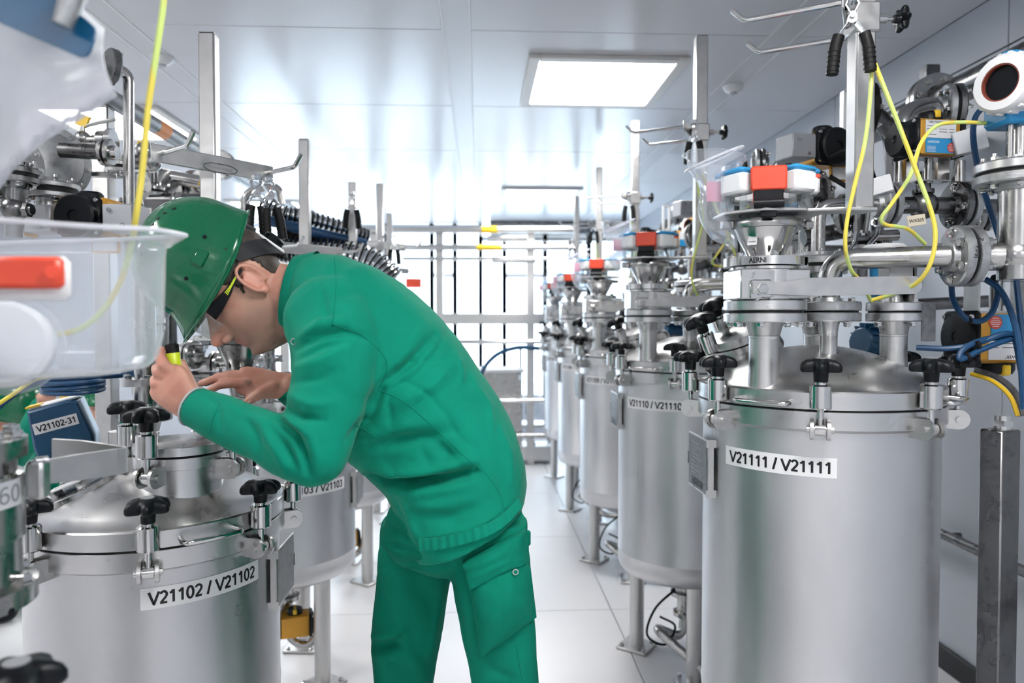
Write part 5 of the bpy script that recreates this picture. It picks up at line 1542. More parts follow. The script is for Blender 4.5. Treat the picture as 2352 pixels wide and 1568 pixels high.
finger([A(378, 882, 1.370), A(359, 882, 1.370), A(357, 872, 1.392), A(371, 868, 1.415), A(388, 866, 1.42)], [.0125, .0115, .0105, .0095, .008])
finger([A(376, 902, 1.372), A(360, 908, 1.376), A(359, 898, 1.395), A(372, 894, 1.412), A(386, 890, 1.42)], [.0115, .0105, .0095, .0085, .0075])
finger([A(440, 905, 1.390), A(430, 872, 1.405), A(421, 848, 1.412), A(416, 834, 1.412)], [.017, .0135, .011, .0095])
# far (right) hand resting on the manhole
wf = Vector((0.1, .8, .45)).normalized()
loft(b, [(wr_f, (0, .5, .85), .030, (0, .85, -.5), .022, 2.3), (A(628, 884, 1.685), (0, .5, .85), .034, (0, .85, -.5), .021, 2.4), (A(592, 880, 1.675), (0, .6, .8), .040, (0, .8, -.6), .018, 2.5), (A(562, 874, 1.67), (0, .6, .8), .038, (0, .8, -.6), .015, 2.5), (A(548, 872, 1.67), (0, .6, .8), .033, (0, .8, -.6), .012, 2.4)], 28)
finger([A(562, 880, 1.652), A(532, 880, 1.646), A(504, 884, 1.645), A(478, 898, 1.648)], [.0125, .0110, .0098, .0082])
finger([A(560, 872, 1.668), A(526, 866, 1.664), A(492, 870, 1.664), A(462, 880, 1.666)], [.0125, .0110, .0098, .0082])
finger([A(562, 866, 1.690), A(528, 860, 1.690), A(498, 866, 1.690), A(474, 880, 1.690)], [.0120, .0108, .0096, .008])
finger([A(570, 862, 1.712), A(542, 858, 1.715), A(518, 864, 1.716), A(500, 876, 1.716)], [.0110, .0098, .0088, .0075])
finger([A(630, 890, 1.672), A(600, 902, 1.655), A(584, 912, 1.648), A(568, 922, 1.645)], [.017, .0140, .0115, .0095])
me = remesh(b, .0033, 3, .5, 'body')
me.materials.append(MATS['skin'])
me.shade_smooth()
HI = HM.inverted()
col = me.color_attributes.new('tone', 'FLOAT_COLOR', 'POINT')
buf = np.zeros((len(me.vertices), 4), np.float32); buf[:, 3] = 1
for i, v in enumerate(me.vertices):
    h = HI @ v.co
    if h.length < .2:
        s_ = 1 / (1 + math.exp((h.z + .030 + .25 * max(0, .02 - h.x)) / .010)) * (1 / (1 + math.exp(-(h.x + .018) / .010)))
        if -.07 < h.z < -.052 and h.x > .08 and abs(h.y) < .024: buf[i, 1] = .8
        ear = math.exp(-((h.x + .014) / .024) ** 2 - ((abs(h.y) - .083) / .012) ** 2 - ((h.z - .004) / .04) ** 2)
        nose_ = math.exp(-((h.x - .122) / .018) ** 2 - ((h.z + .028) / .018) ** 2)
        buf[i, 0] = s_; buf[i, 2] = min(1, ear * .9 + nose_ * .8)
    else:
        buf[i, 2] = .25 + .35 * max(0, mnoise.noise(v.co * 38))
col.data.foreach_set('color', buf.ravel())
nt = MATS['skin'].node_tree; pb_ = nt.nodes['Principled BSDF']
at_ = nt.nodes.new('ShaderNodeAttribute'); at_.attribute_name = 'tone'
sp = nt.nodes.new('ShaderNodeSeparateColor'); nt.links.new(at_.outputs['Color'], sp.inputs[0])
src = pb_.inputs['Base Color'].links[0].from_socket
for ch, c_, k_ in ((0, (.27, .165, .13), .78), (1, (.36, .13, .11), .8), (2, (.62, .22, .16), .75)):
    mxn = nt.nodes.new('ShaderNodeMix'); mxn.data_type = 'RGBA'
    ml = nt.nodes.new('ShaderNodeMath'); ml.operation = 'MULTIPLY'; ml.inputs[1].default_value = k_
    nt.links.new(sp.outputs[ch], ml.inputs[0]); nt.links.new(ml.outputs[0], mxn.inputs['Factor'])
    nt.links.new(src, mxn.inputs['A']); mxn.inputs['B'].default_value = (*c_, 1)
    src = mxn.outputs['Result']
nt.links.new(src, pb_.inputs['Base Color'])
body = put('body', me, man, T(*(-man.location)))
for (p0, nrm, xx) in ((A(570, 922, 1.638), (-.3, -.9, .35), (-.6, 0, -.5)),):
    b = B(); b.sphere((0, 0, 0), 1, (.0075, .0055, .002), 12, 8, frame(p0, nrm, xx)); obj('thumb_nail', b, 'nail', man)
# eyelids and brows
for s in (1, -1):
    b = B(); b.tube([HM @ head_point(s * a, .046 + .004 * math.sin((a - .15) * 5)) for a in (.14, .22, .30, .38, .46)], .0032, 8, rs=[.002, .0035, .0035, .003, .0015]); obj('eyebrow', b, 'hair', man)

# ---- hair: short crop over the back of the skull
b = B(); na, nz_ = 72, 40
vs = []; keep = {}
zs = [-.075 + .19 * j / (nz_ - 1) for j in range(nz_)]
for j, z in enumerate(zs):
    for i in range(na):
        a = 2 * PI * i / na
        p = head_point(a, z); d = Vector((p.x + .01, p.y, 0)).normalized()
        # hairline: behind the ear low, sideburn in front, high at the face
        deg = abs((math.degrees(a) + 180) % 360 - 180)
        low = lerp_tab([(0, .088), (55, .070), (72, .030), (80, -.018), (92, .030), (104, .040), (118, -.010), (135, -.045), (180, -.062)], deg)
        t = max(0, min(1, (z - low) / .018))
        vs.append(HM @ (p + d * (-.003 + .0055 * t) + Vector((0, 0, .0015 * t))))
        keep[(j, i)] = z > low - .004
fs = []
for j in range(nz_ - 1):
    for i in range(na):
        q = (i + 1) % na
        if keep[(j, i)] and keep[(j, q)] and keep[(j + 1, i)] and keep[(j + 1, q)]: fs.append((j * na + i, j * na + q, (j + 1) * na + q, (j + 1) * na + i))
b.add(vs, fs)
used = sorted({i for f in b.f for i in f}); rm = {o: i for i, o in enumerate(used)}
b.v = [b.v[i] for i in used]; b.f = [tuple(rm[i] for i in f) for f in b.f]
hairo = obj('hair', b, 'hair', man, sharp=180)
m_ = hairo.modifiers.new('t', 'SOLIDIFY'); m_.thickness = .004; m_.offset = -1

# ---- helmet, nape strap, glasses
hx = YAW @ Vector((-.434, 0, -.90)).normalized(); hz = YAW @ Vector((-.90, 0, .434)).normalized()
HELM = Matrix((hx, hz.cross(hx), hz)).transposed().to_4x4()
o0 = A(573, 492, PY + .02); HELM.translation = o0 + hx * .132 + hz * .004
HELM = HELM @ Matrix.Diagonal((.94, .95, .91, 1))
hl = helmet(man, HELM, True, 'glossy green safety helmet with vent slots')
b = B()
P_ = []
for k in range(25):
    t_ = -1 + 2 * k / 24
    a = PI + t_ * 1.28
    z_ = .014 + .050 * abs(t_) ** 1.3
    c_ = math.cos(a); s_ = math.sin(a)
    P_.append((Vector((.002 + .104 * c_, .0835 * s_, z_)), .022 - .004 * abs(t_)))
vs = []
for p, h in P_:
    d = Vector((p.x, p.y, 0)).normalized()
    for dr in (0, .003):
        for sg in (-1, 1): vs.append(HM @ (p + d * dr + Vector((0, 0, sg * h))))
fs = []
for k in range(24):
    a = k * 4; c_ = a + 4
    fs += [(a, a + 1, c_ + 1, c_), (a + 3, a + 2, c_ + 2, c_ + 3), (a + 1, a + 3, c_ + 3, c_ + 1), (a + 2, a, c_, c_ + 2)]
b.add(vs, fs); stp = obj('nape_strap', b, 'strap_grey' if 'strap_grey' in MATS else 'black_plastic', man)
b = B(); b.lathe([(.019, 0), (.021, .003), (.021, .012), (.017, .016), (.003, .017)], 28, HM @ frame((-.105, 0, .030), (-1, 0, .12))); obj('ratchet_knob', b, 'black_plastic', man)
b = B(); b.box((0, 0, 0), (.050, .064, .008), HM @ frame((-.101, 0, .030), (-1, 0, .12)), bev=.004); obj('ratchet_plate', b, 'white_plastic', man)
# inner headband seen under the rim
b = B()
vs = []; fs = []; N_ = 60
for i in range(N_):
    a = .95 + (2 * PI - 1.9) * i / (N_ - 1)
    for (k, zz) in ((1.0, -.030), (1.0, -.006), (.975, -.006), (.975, -.030)):
        vs.append(HELM @ Vector((-.006 + .112 * k * math.cos(a), .0865 * k * math.sin(a), zz - .012 * abs(math.sin(a)))))
for i in range(N_ - 1):
    for k in range(4): fs.append((i * 4 + k, i * 4 + (k + 1) % 4, ((i + 1) % N_) * 4 + (k + 1) % 4, ((i + 1) % N_) * 4 + k))
b.add(vs, fs)
obj('headband', b, 'black_plastic', man)
# safety glasses
for s in (1, -1):
    b = B()
    P = [HM @ Vector(p) for p in ((.084, s * .060, .014), (.062, s * .070, .018), (.028, s * .079, .022), (.0, s * .081, .030), (-.020, s * .080, .032))]
    hs_ = [.022, .024, .014, .006, .005]
    vs = []; U = HM.to_3x3() @ Vector((0, 0, 1)); O = HM.to_3x3() @ Vector((0, s, 0))
    for p, h in zip(P, hs_):
        for dr in (0, .0025):
            for sg in (-1, 1): vs.append(p + O * dr + U * (sg * h / 2))
    fs = []
    for k in range(len(P) - 1):
        a = k * 4; c_ = a + 4
        fs += [(a, a + 1, c_ + 1, c_), (a + 3, a + 2, c_ + 2, c_ + 3), (a + 1, a + 3, c_ + 3, c_ + 1), (a + 2, a, c_, c_ + 2)]
    fs += [(0, 2, 3, 1), (len(vs) - 4, len(vs) - 3, len(vs) - 1, len(vs) - 2)]
    b.add(vs, fs)
    gl_ = obj('glasses_temple', b, 'black_plastic', man)
    for k in range(3):
        b = B(); b.tube([HM @ Vector((x, s * (y + .0032), z + (k - 1) * .0030 * (1 if x > .02 else .4))) for x, y, z in ((.034, .0785, .022), (.015, .0805, .026), (-.004, .0815, .031))], .0009, 6); obj('lime_stripe', b, 'lime_plastic', gl_)
b = B()
def lens(u, v):
    a = (u - .5) * 2 * 1.02
    return HM @ Vector((.022 + .100 * math.cos(a) ** .8 + .004 * (1 - abs(v - .5) * 2), .072 * math.sin(a) * 1.02, .038 - .050 * v + .012 * v * max(0, 1 - abs(a) / .25)))
b.grid(lens, 40, 14); ln = obj('lens', b, 'clear_lens', gl_, sharp=180)
m_ = ln.modifiers.new('t', 'SOLIDIFY'); m_.thickness = .002
# ---- jacket, trousers and their folds
b = B()
YW = Vector((0, 1, 0))
def sec(bp, fp, hw, e=2.4, Y=PY):
    p = A(bp[0], bp[1], Y); q = A(fp[0], fp[1], Y)
    return ((p + q) / 2, p - q, (p - q).length / 2, YW, hw, e)
loft(b, [sec((690, 592), (672, 745), .070, 2.2), sec((735, 582), (678, 800), .105, 2.2), sec((790, 588), (690, 870), .155), sec((850, 610), (705, 920), .180), sec((930, 652), (735, 975), .190), sec((990, 705), (770, 1015), .190), sec((1045, 765), (800, 1050), .188),
         sec((1100, 845), (840, 1082), .185), sec((1150, 920), (868, 1105), .185), sec((1185, 990), (890, 1125), .185), sec((1204, 1060), (912, 1165), .192), sec((1208, 1110), (930, 1218), .199), sec((1200, 1146), (955, 1262), .202)], 48)
# sleeves
chain(b, [A(760, 735, 1.42), A(778, 790, 1.375), A(766, 860, 1.345), A(745, 950, 1.315), A(718, 1040, 1.290)], [.090, .084, .076, .070, .062], 24)
chain(b, [A(718, 1040, 1.290), A(680, 1035, 1.292), A(610, 1005, 1.315), A(530, 970, 1.345), A(470, 944, 1.368)], [.060, .056, .050, .046, .041], 24)
cw = (A(443, 931, 1.375) - A(530, 970, 1.345)).normalized()
b.cyl(A(500, 958, 1.355), A(447, 934, 1.374), .043, .0385, n=24)
chain(b, [A(770, 735, 1.66), A(800, 790, 1.71), A(775, 890, 1.765), A(745, 985, 1.80)], [.085, .080, .072, .062], 20)
chain(b, [A(745, 985, 1.80), A(712, 935, 1.745), A(692, 905, 1.715)], [.060, .050, .046], 20)
b.cyl(A(700, 915, 1.72), A(660, 884, 1.692), .045, .040, n=20)
me = remesh(b, .0046, 8, .5, 'jacket')

def pix(p):
    d = p - CAM; z = d.dot(FW)
    return (1176 + FPX * d.dot(RT) / z, 784 - FPX * d.dot(UP) / z)
# folds: (polyline in photo pixels, amplitude m, half-width px); negative = crease, positive = ridge
FOLD_J = [([(848, 1098), (900, 1110), (960, 1107), (1030, 1097), (1092, 1082)], -.030, 11), ([(845, 1076), (900, 1088), (980, 1084), (1080, 1060)], .014, 16), ([(900, 1135), (980, 1130), (1080, 1112)], .008, 16),
    ([(640, 965), (680, 1000), (700, 1040), (712, 1090)], -.014, 9), ([(660, 960), (712, 1000), (725, 1050)], .008, 10), ([(625, 985), (655, 1025), (680, 1075)], -.010, 9), ([(600, 975), (640, 1040), (660, 1090)], .006, 12), ([(560, 950), (590, 1000), (600, 1050)], -.005, 12),
    ([(650, 930), (690, 960), (740, 965)], -.010, 9), ([(655, 905), (720, 930), (770, 925)], .006, 12), ([(665, 880), (720, 870), (780, 845)], -.006, 10), ([(672, 845), (730, 830), (790, 800)], .006, 12), ([(680, 800), (730, 770), (790, 760), (840, 775)], -.010, 9), ([(685, 825), (740, 795), (800, 782)], -.005, 8),
    ([(690, 775), (740, 742), (800, 735)], .008, 12), ([(860, 930), (880, 880), (940, 835), (1000, 770)], -.012, 11), ([(890, 900), (960, 860), (1010, 800), (1040, 740)], -.007, 10), ([(880, 870), (930, 810), (975, 740)], .006, 14), ([(905, 930), (990, 890), (1050, 830)], .006, 14),
    ([(800, 1010), (850, 960), (872, 900)], -.010, 12), ([(850, 1030), (920, 1010), (1000, 1000), (1040, 985)], -.010, 14), ([(860, 1000), (940, 980), (1000, 960)], .006, 18), ([(985, 1010), (1040, 1050), (1070, 1085)], -.006, 12),
    ([(730, 640), (745, 690), (752, 740)], -.007, 8), ([(770, 640), (830, 615), (900, 640)], .004, 14), ([(760, 680), (830, 665), (880, 690)], -.004, 14), ([(1048, 815), (1060, 850), (1060, 890)], .004, 7), ([(1095, 880), (1125, 930), (1130, 1000)], .005, 8), ([(1150, 985), (1172, 1040), (1176, 1110)], .004, 8), ([(1130, 1060), (1150, 1100), (1160, 1150)], -.004, 8),
    ([(950, 1180), (1040, 1190), (1120, 1150)], -.006, 16), ([(940, 1160), (1000, 1165), (1080, 1145)], .006, 16), ([(985, 1235), (1080, 1215), (1150, 1180)], .004, 10), ([(930, 1160), (950, 1210), (965, 1250)], .006, 9), ([(470, 905), (500, 930), (505, 985)], -.004, 7), ([(510, 920), (560, 950), (640, 985)], .004, 12)]
def fold_mesh(me, folds, jitter=.0022):
    """press folds into a mesh along its normals on the side facing the aisle"""
    co = np.empty(len(me.vertices) * 3, np.float32); me.vertices.foreach_get('co', co); co = co.reshape(-1, 3)
    no = np.array([v.normal for v in me.vertices], np.float32)
    d = co - np.array(CAM, np.float32)
    zz = d @ np.array(FW); px = 1176 + FPX * (d @ np.array(RT)) / zz; py = 784 - FPX * (d @ np.array(UP)) / zz
    view = d / np.linalg.norm(d, axis=1)[:, None]
    face = np.clip(-(no * view).sum(1) * 2.2 + .25, 0, 1)
    disp = np.zeros(len(co))
    for line, amp, wd in folds:
        L = np.array(line, float); best = np.full(len(co), 1e9); tt = np.zeros(len(co)); tot = 0
        ln = [0] + list(np.cumsum(np.linalg.norm(np.diff(L, axis=0), axis=1)))
        for i in range(len(L) - 1):
            a = L[i]; s_ = L[i + 1] - a; l2 = (s_ ** 2).sum()
            t = np.clip(((px - a[0]) * s_[0] + (py - a[1]) * s_[1]) / l2, 0, 1)
            dd = np.hypot(px - a[0] - t * s_[0], py - a[1] - t * s_[1])
            m = dd < best; best[m] = dd[m]; tt[m] = (ln[i] + t[m] * (ln[i + 1] - ln[i])) / ln[-1]
        disp += 1.35 * amp * np.exp(-(best / wd) ** 2) * (.35 + .65 * np.sin(np.clip(tt, .02, .98) * PI)) * face
    for i in range(len(co)):
        p = Vector(co[i])
        rg = (1 - abs(mnoise.noise(Vector((p.x * 13 + p.z * 9, p.y * 7, p.z * 13 - p.x * 9 + 3))))) ** 7 * max(0, mnoise.noise(p * 4.5 + Vector((7, 1, 2))) + .1)
        disp[i] -= rg * jitter * 3.2
        disp[i] += jitter * (mnoise.noise(p * 9) + .7 * mnoise.noise(Vector((p.x * 16 + p.z * 14, p.y * 8, p.z * 16 - p.x * 14))))
    co = co + no * disp[:, None]
    me.vertices.foreach_set('co', co.astype(np.float32).ravel()); me.update()
fold_mesh(me, FOLD_J, .0030)
me.materials.append(MATS['green_cloth']); me.shade_smooth()
jacket = put('jacket', me, man, T(*(-man.location)), 'loose green work jacket')
jm = jacket.modifiers.new('s', 'SMOOTH'); jm.iterations = 2; jm.factor = .4
JB = BVHTree.FromPolygons([v.co.copy() for v in me.vertices], [tuple(p.vertices) for p in me.polygons])
def on(bv, x, y, lift=.0):
    r = (FW + RT * ((x - 1176) / FPX) + UP * ((784 - y) / FPX)).normalized()
    h = bv.ray_cast(CAM, r, 5)
    return (h[0] + h[1] * lift) if h[0] is not None else None
def seam(bv, pts, r=.0011, name='seam', m='green_cloth_shaded', par=None, lift=-.0002, k=8):
    P = []
    Q = [Vector((x, y, 0)) for x, y in pts]
    for q in cable_pts(Q, k):
        p = on(bv, q.x, q.y, lift)
        if p is not None: P.append(p)
    if len(P) > 2:
        b = B(); b.tube(P, r, 6); obj(name, b, m, par or man)
seam(JB, [(768, 592), (772, 640), (768, 700), (762, 750)])
seam(JB, [(762, 745), (830, 770), (880, 815), (888, 850), (872, 890)])
seam(JB, [(868, 895), (930, 925), (1000, 985), (1080, 1060), (1118, 1090), (1150, 1140), (1160, 1180)])
seam(JB, [(815, 975), (850, 995), (880, 1012)])
seam(JB, [(968, 1236), (1040, 1226), (1110, 1204), (1170, 1160)])
seam(JB, [(505, 925), (490, 960), (480, 1000)], .0009)
# collar band and front placket with press stud
b = B()
nd = (A(735, 690, PY) - HM @ Vector((-.03, 0, -.035))).normalized()
c0 = A(690, 668, PY); U_ = Vector((nd.z, 0, -nd.x)).normalized()
if U_.z < 0: U_ = -U_
vs = []; N_ = 48
for (off, ru, rw) in ((.022, .098, .082), (-.004, .087, .075), (-.022, .081, .071), (-.024, .078, .068), (-.004, .082, .070), (.022, .090, .076)):
    for i in range(N_):
        a = 2 * PI * i / N_
        vs.append(c0 + nd * (off + .012 * math.cos(a) * 0 - .010 * math.sin(a) * 0) + U_ * (ru * math.cos(a) - .008) + YW * (rw * math.sin(a)))
fs = []
for j in range(5):
    for i in range(N_): fs.append((j * N_ + i, j * N_ + (i + 1) % N_, (j + 1) * N_ + (i + 1) % N_, (j + 1) * N_ + i))
b.add(vs, fs); obj('collar', b, 'green_cloth', man, sharp=70)
sd = on(JB, 676, 784, .001)
if sd is not None:
    b = B(); b.tube([sd + Vector((.0045 * math.cos(a), -.001, .0055 * math.sin(a))) for a in [2 * PI * i / 16 for i in range(16)]], .0011, 6, closed=True); obj('press_stud', b, 'bright_steel', man)
# cuff edge with pale lining
b = B(); M = frame(A(446, 933.5, 1.3745), cw); b.tube([M @ Vector((.0375 * math.cos(a), .0375 * math.sin(a), 0)) for a in [2 * PI * i / 32 for i in range(32)]], .0022, 8, closed=True); obj('cuff_lining', b, 'grey_lining', man)

# ---- trousers
b = B()
loft(b, [sec((1185, 1060), (915, 1120), .15, 2.4), sec((1196, 1130), (892, 1170), .162, 2.5), sec((1200, 1200), (878, 1225), .168, 2.5), sec((1190, 1255), (905, 1268), .145, 2.4), sec((1150, 1290), (960, 1296), .10, 2.2)], 40)
def legsec(x0, x1, y, Y, e=2.3, hw=None):
    p = A(x0, y, Y); q = A(x1, y, Y); h = (q - p).length / 2
    return ((p + q) / 2, q - p, h, YW, hw or h * 1.02, e)
NLEG = [(1042, 1212, 1190, 1.455), (1036, 1216, 1260, 1.445), (1038, 1222, 1330, 1.435), (1050, 1226, 1400, 1.43), (1064, 1232, 1480, 1.425), (1084, 1240, 1568, 1.42), (1092, 1244, 1722, 1.42), (1104, 1250, 1900, 1.43), (1108, 1256, 2200, 1.44)]
FLEG = [(876, 1090, 1190, 1.63), (868, 1062, 1260, 1.64), (866, 1036, 1330, 1.65), (858, 1024, 1400, 1.66), (852, 1010, 1480, 1.665), (860, 996, 1568, 1.67), (866, 992, 1640, 1.67), (872, 1000, 1800, 1.68), (876, 1010, 2030, 1.68)]
loft(b, [legsec(*s_) for s_ in NLEG], 36); loft(b, [legsec(*s_) for s_ in FLEG], 36)
me = remesh(b, .0052, 12, .5, 'trousers')
FOLD_T = [([(855, 1478), (880, 1486), (915, 1480)], -.016, 13), ([(852, 1462), (880, 1462), (920, 1450)], .010, 12), ([(875, 1195), (930, 1230), (960, 1250)], -.006, 10), ([(870, 1240), (920, 1262), (980, 1268)], -.005, 9), ([(880, 1290), (930, 1300), (980, 1298)], -.004, 9), ([(930, 1260), (960, 1330), (990, 1400)], -.006, 18), ([(872, 1350), (885, 1400), (900, 1440)], -.006, 12), ([(1040, 1250), (1060, 1350), (1090, 1480)], .004, 10), ([(1100, 1510), (1130, 1540), (1180, 1560)], -.004, 14), ([(985, 1510), (1000, 1420), (1015, 1360)], .006, 10), ([(940, 1500), (960, 1540), (970, 1568)], .004, 14)]
fold_mesh(me, FOLD_T, .002)
me.materials.append(MATS['green_cloth_shaded']); me.shade_smooth()
trousers = put('trousers', me, man, T(*(-man.location)), 'green cargo trousers')
TB = BVHTree.FromPolygons([v.co.copy() for v in me.vertices], [tuple(p.vertices) for p in me.polygons])
def patch(bv, outline, lift, name, m, nu=26, nv=26, thick=.004, puff=.0, par=None):
    """cloth patch following the surface below it; outline = four-corner px quad with straight sides: tl, tr, br, bl"""
    tl, tr, br, bl = outline
    b = B(); vs = []; lastp = None
    grid = []
    for j in range(nv):
        row = []
        for i in range(nu):
            u, v = i / (nu - 1), j / (nv - 1)
            x = (tl[0] * (1 - u) + tr[0] * u) * (1 - v) + (bl[0] * (1 - u) + br[0] * u) * v
            y = (tl[1] * (1 - u) + tr[1] * u) * (1 - v) + (bl[1] * (1 - u) + br[1] * u) * v
            p = on(bv, x, y, 0)
            if p is None: p = lastp if lastp is not None else at(x, y, 1.4)
            p = Vector((*at(x, y, max(1.2, p.y)),))
            lastp = p
            pf = puff * (math.sin(PI * u) * math.sin(PI * v)) ** .6 + .003 * mnoise.noise(Vector((u * 5, v * 5, puff * 99)))
            row.append(p - FW * (lift + pf))
        grid.append(row)
    vs = [p for r in grid for p in r]
    # skirt back to the surface so the patch has thickness
    k = len(vs)
    fs = [(j * nu + i, (j + 1) * nu + i, (j + 1) * nu + i + 1, j * nu + i + 1) for j in range(nv - 1) for i in range(nu - 1)]
    rim = [(0, i) for i in range(nu)] + [(j, nu - 1) for j in range(1, nv)] + [(nv - 1, i) for i in range(nu - 2, -1, -1)] + [(j, 0) for j in range(nv - 2, 0, -1)]
    sk = [grid[j][i] + FW * (lift + .004) for j, i in rim]
    vs += sk
    n = len(rim)
    for t in range(n):
        a = rim[t][0] * nu + rim[t][1]; c = rim[(t + 1) % n][0] * nu + rim[(t + 1) % n][1]
        fs.append((a, c, k + (t + 1) % n, k + t))
    b.add(vs, fs)
    return obj(name, b, m, par or man, sharp=55)
def band_patch(bv, top_, bot_, lift, name, m, n=60):
    P = cable_pts([Vector((x, y, 0)) for x, y in top_], 16); Q = cable_pts([Vector((x, y, 0)) for x, y in bot_], 16)
    rows = [[], [], [], []]
    for p, q in zip(P, Q):
        a = on(bv, p.x, p.y, 0)
        if a is None: continue
        c = at(q.x, q.y, a.y - .002)
        rip = .0012 * math.sin(p.x * .33)
        rows[0].append(a + FW * .003); rows[1].append(a - FW * (lift + rip)); rows[2].append(c - FW * (lift + rip * 1.4)); rows[3].append(c + FW * .012)
    k = len(rows[0]); b = B(); b.add([p for r in rows for p in r], [(j * k + i, (j + 1) * k + i, (j + 1) * k + i + 1, j * k + i + 1) for j in range(3) for i in range(k - 1)])
    obj(name, b, m, man, sharp=60)
band_patch(JB, [(962, 1236), (1010, 1232), (1070, 1218), (1120, 1200), (1160, 1174), (1190, 1140)], [(964, 1264), (1012, 1260), (1074, 1246), (1126, 1227), (1168, 1199), (1200, 1162)], .004, 'hem_band', 'green_cloth')
patch(TB, [(1078, 1318), (1214, 1262), (1232, 1412), (1102, 1508)], .012, 'cargo_pocket', 'green_cloth_shaded', puff=.034)
patch(TB, [(1064, 1286), (1206, 1212), (1208, 1282), (1082, 1342)], .030, 'pocket_flap', 'green_cloth_shaded', puff=.008)
b = B(); p = on(TB, 1184, 1313, 0)
if p is not None:
    p = at(1184, 1313, p.y - .036)
    b.tube([p + Vector((.005 * math.cos(a), 0, .005 * math.sin(a))) for a in [2 * PI * i / 14 for i in range(14)]], .0013, 6, closed=True); obj('press_stud', b, 'bright_steel', man)
seam(TB, [(1185, 1480), (1192, 1520), (1200, 1566)], m='green_cloth_shaded')
b = B(); bl = at(1212, 1235, 1.43); b.box(bl, (.012, .012, .030), bev=.003); obj('hammer_loop', b, 'green_cloth_shaded', man)
# shoes, below the picture
for (x, y, yy) in ((1178, 2210, 1.44), (942, 2040, 1.68)):
    p = at(x, 1568, yy); b = B()
    q = Vector((p.x, yy, 0))
    loft(b, [(q + Vector((.07, 0, .045)), (0, 1, 0), .036, (0, 0, 1), .045, 2.4), (q + Vector((.0, 0, .055)), (0, 1, 0), .042, (0, 0, 1), .055, 2.6), (q + Vector((-.09, 0, .040)), (0, 1, 0), .046, (0, 0, 1), .040, 2.6), (q + Vector((-.17, 0, .028)), (0, 1, 0), .040, (0, 0, 1), .028, 2.4), (q + Vector((-.20, 0, .022)), (0, 1, 0), .022, (0, 0, 1), .018, 2.2)], 24)
    obj('shoe', b, 'shoe_black', man)
# torch in the hand
t = thing('torch', 'small yellow torch with a black end held in the hand of the man', 'torch', at(408, 893, 1.398))
a0, a1 = at(394, 796, 1.398), at(406, 893, 1.398)
d_ = (a1 - a0).normalized()
b = B(); b.lathe([(.0115, 0), (.0135, .003), (.0135, (a1 - a0).length - .004), (.012, (a1 - a0).length)], 20, frame(a0 + d_ * .010, d_)); obj('barrel', b, 'lime_plastic', t)
b = B(); b.lathe([(.009, -.002), (.0125, .0), (.0130, .004), (.0130, .016)], 20, frame(a0 - d_ * .004, d_)); obj('end_cap', b, 'black_rubber', t)

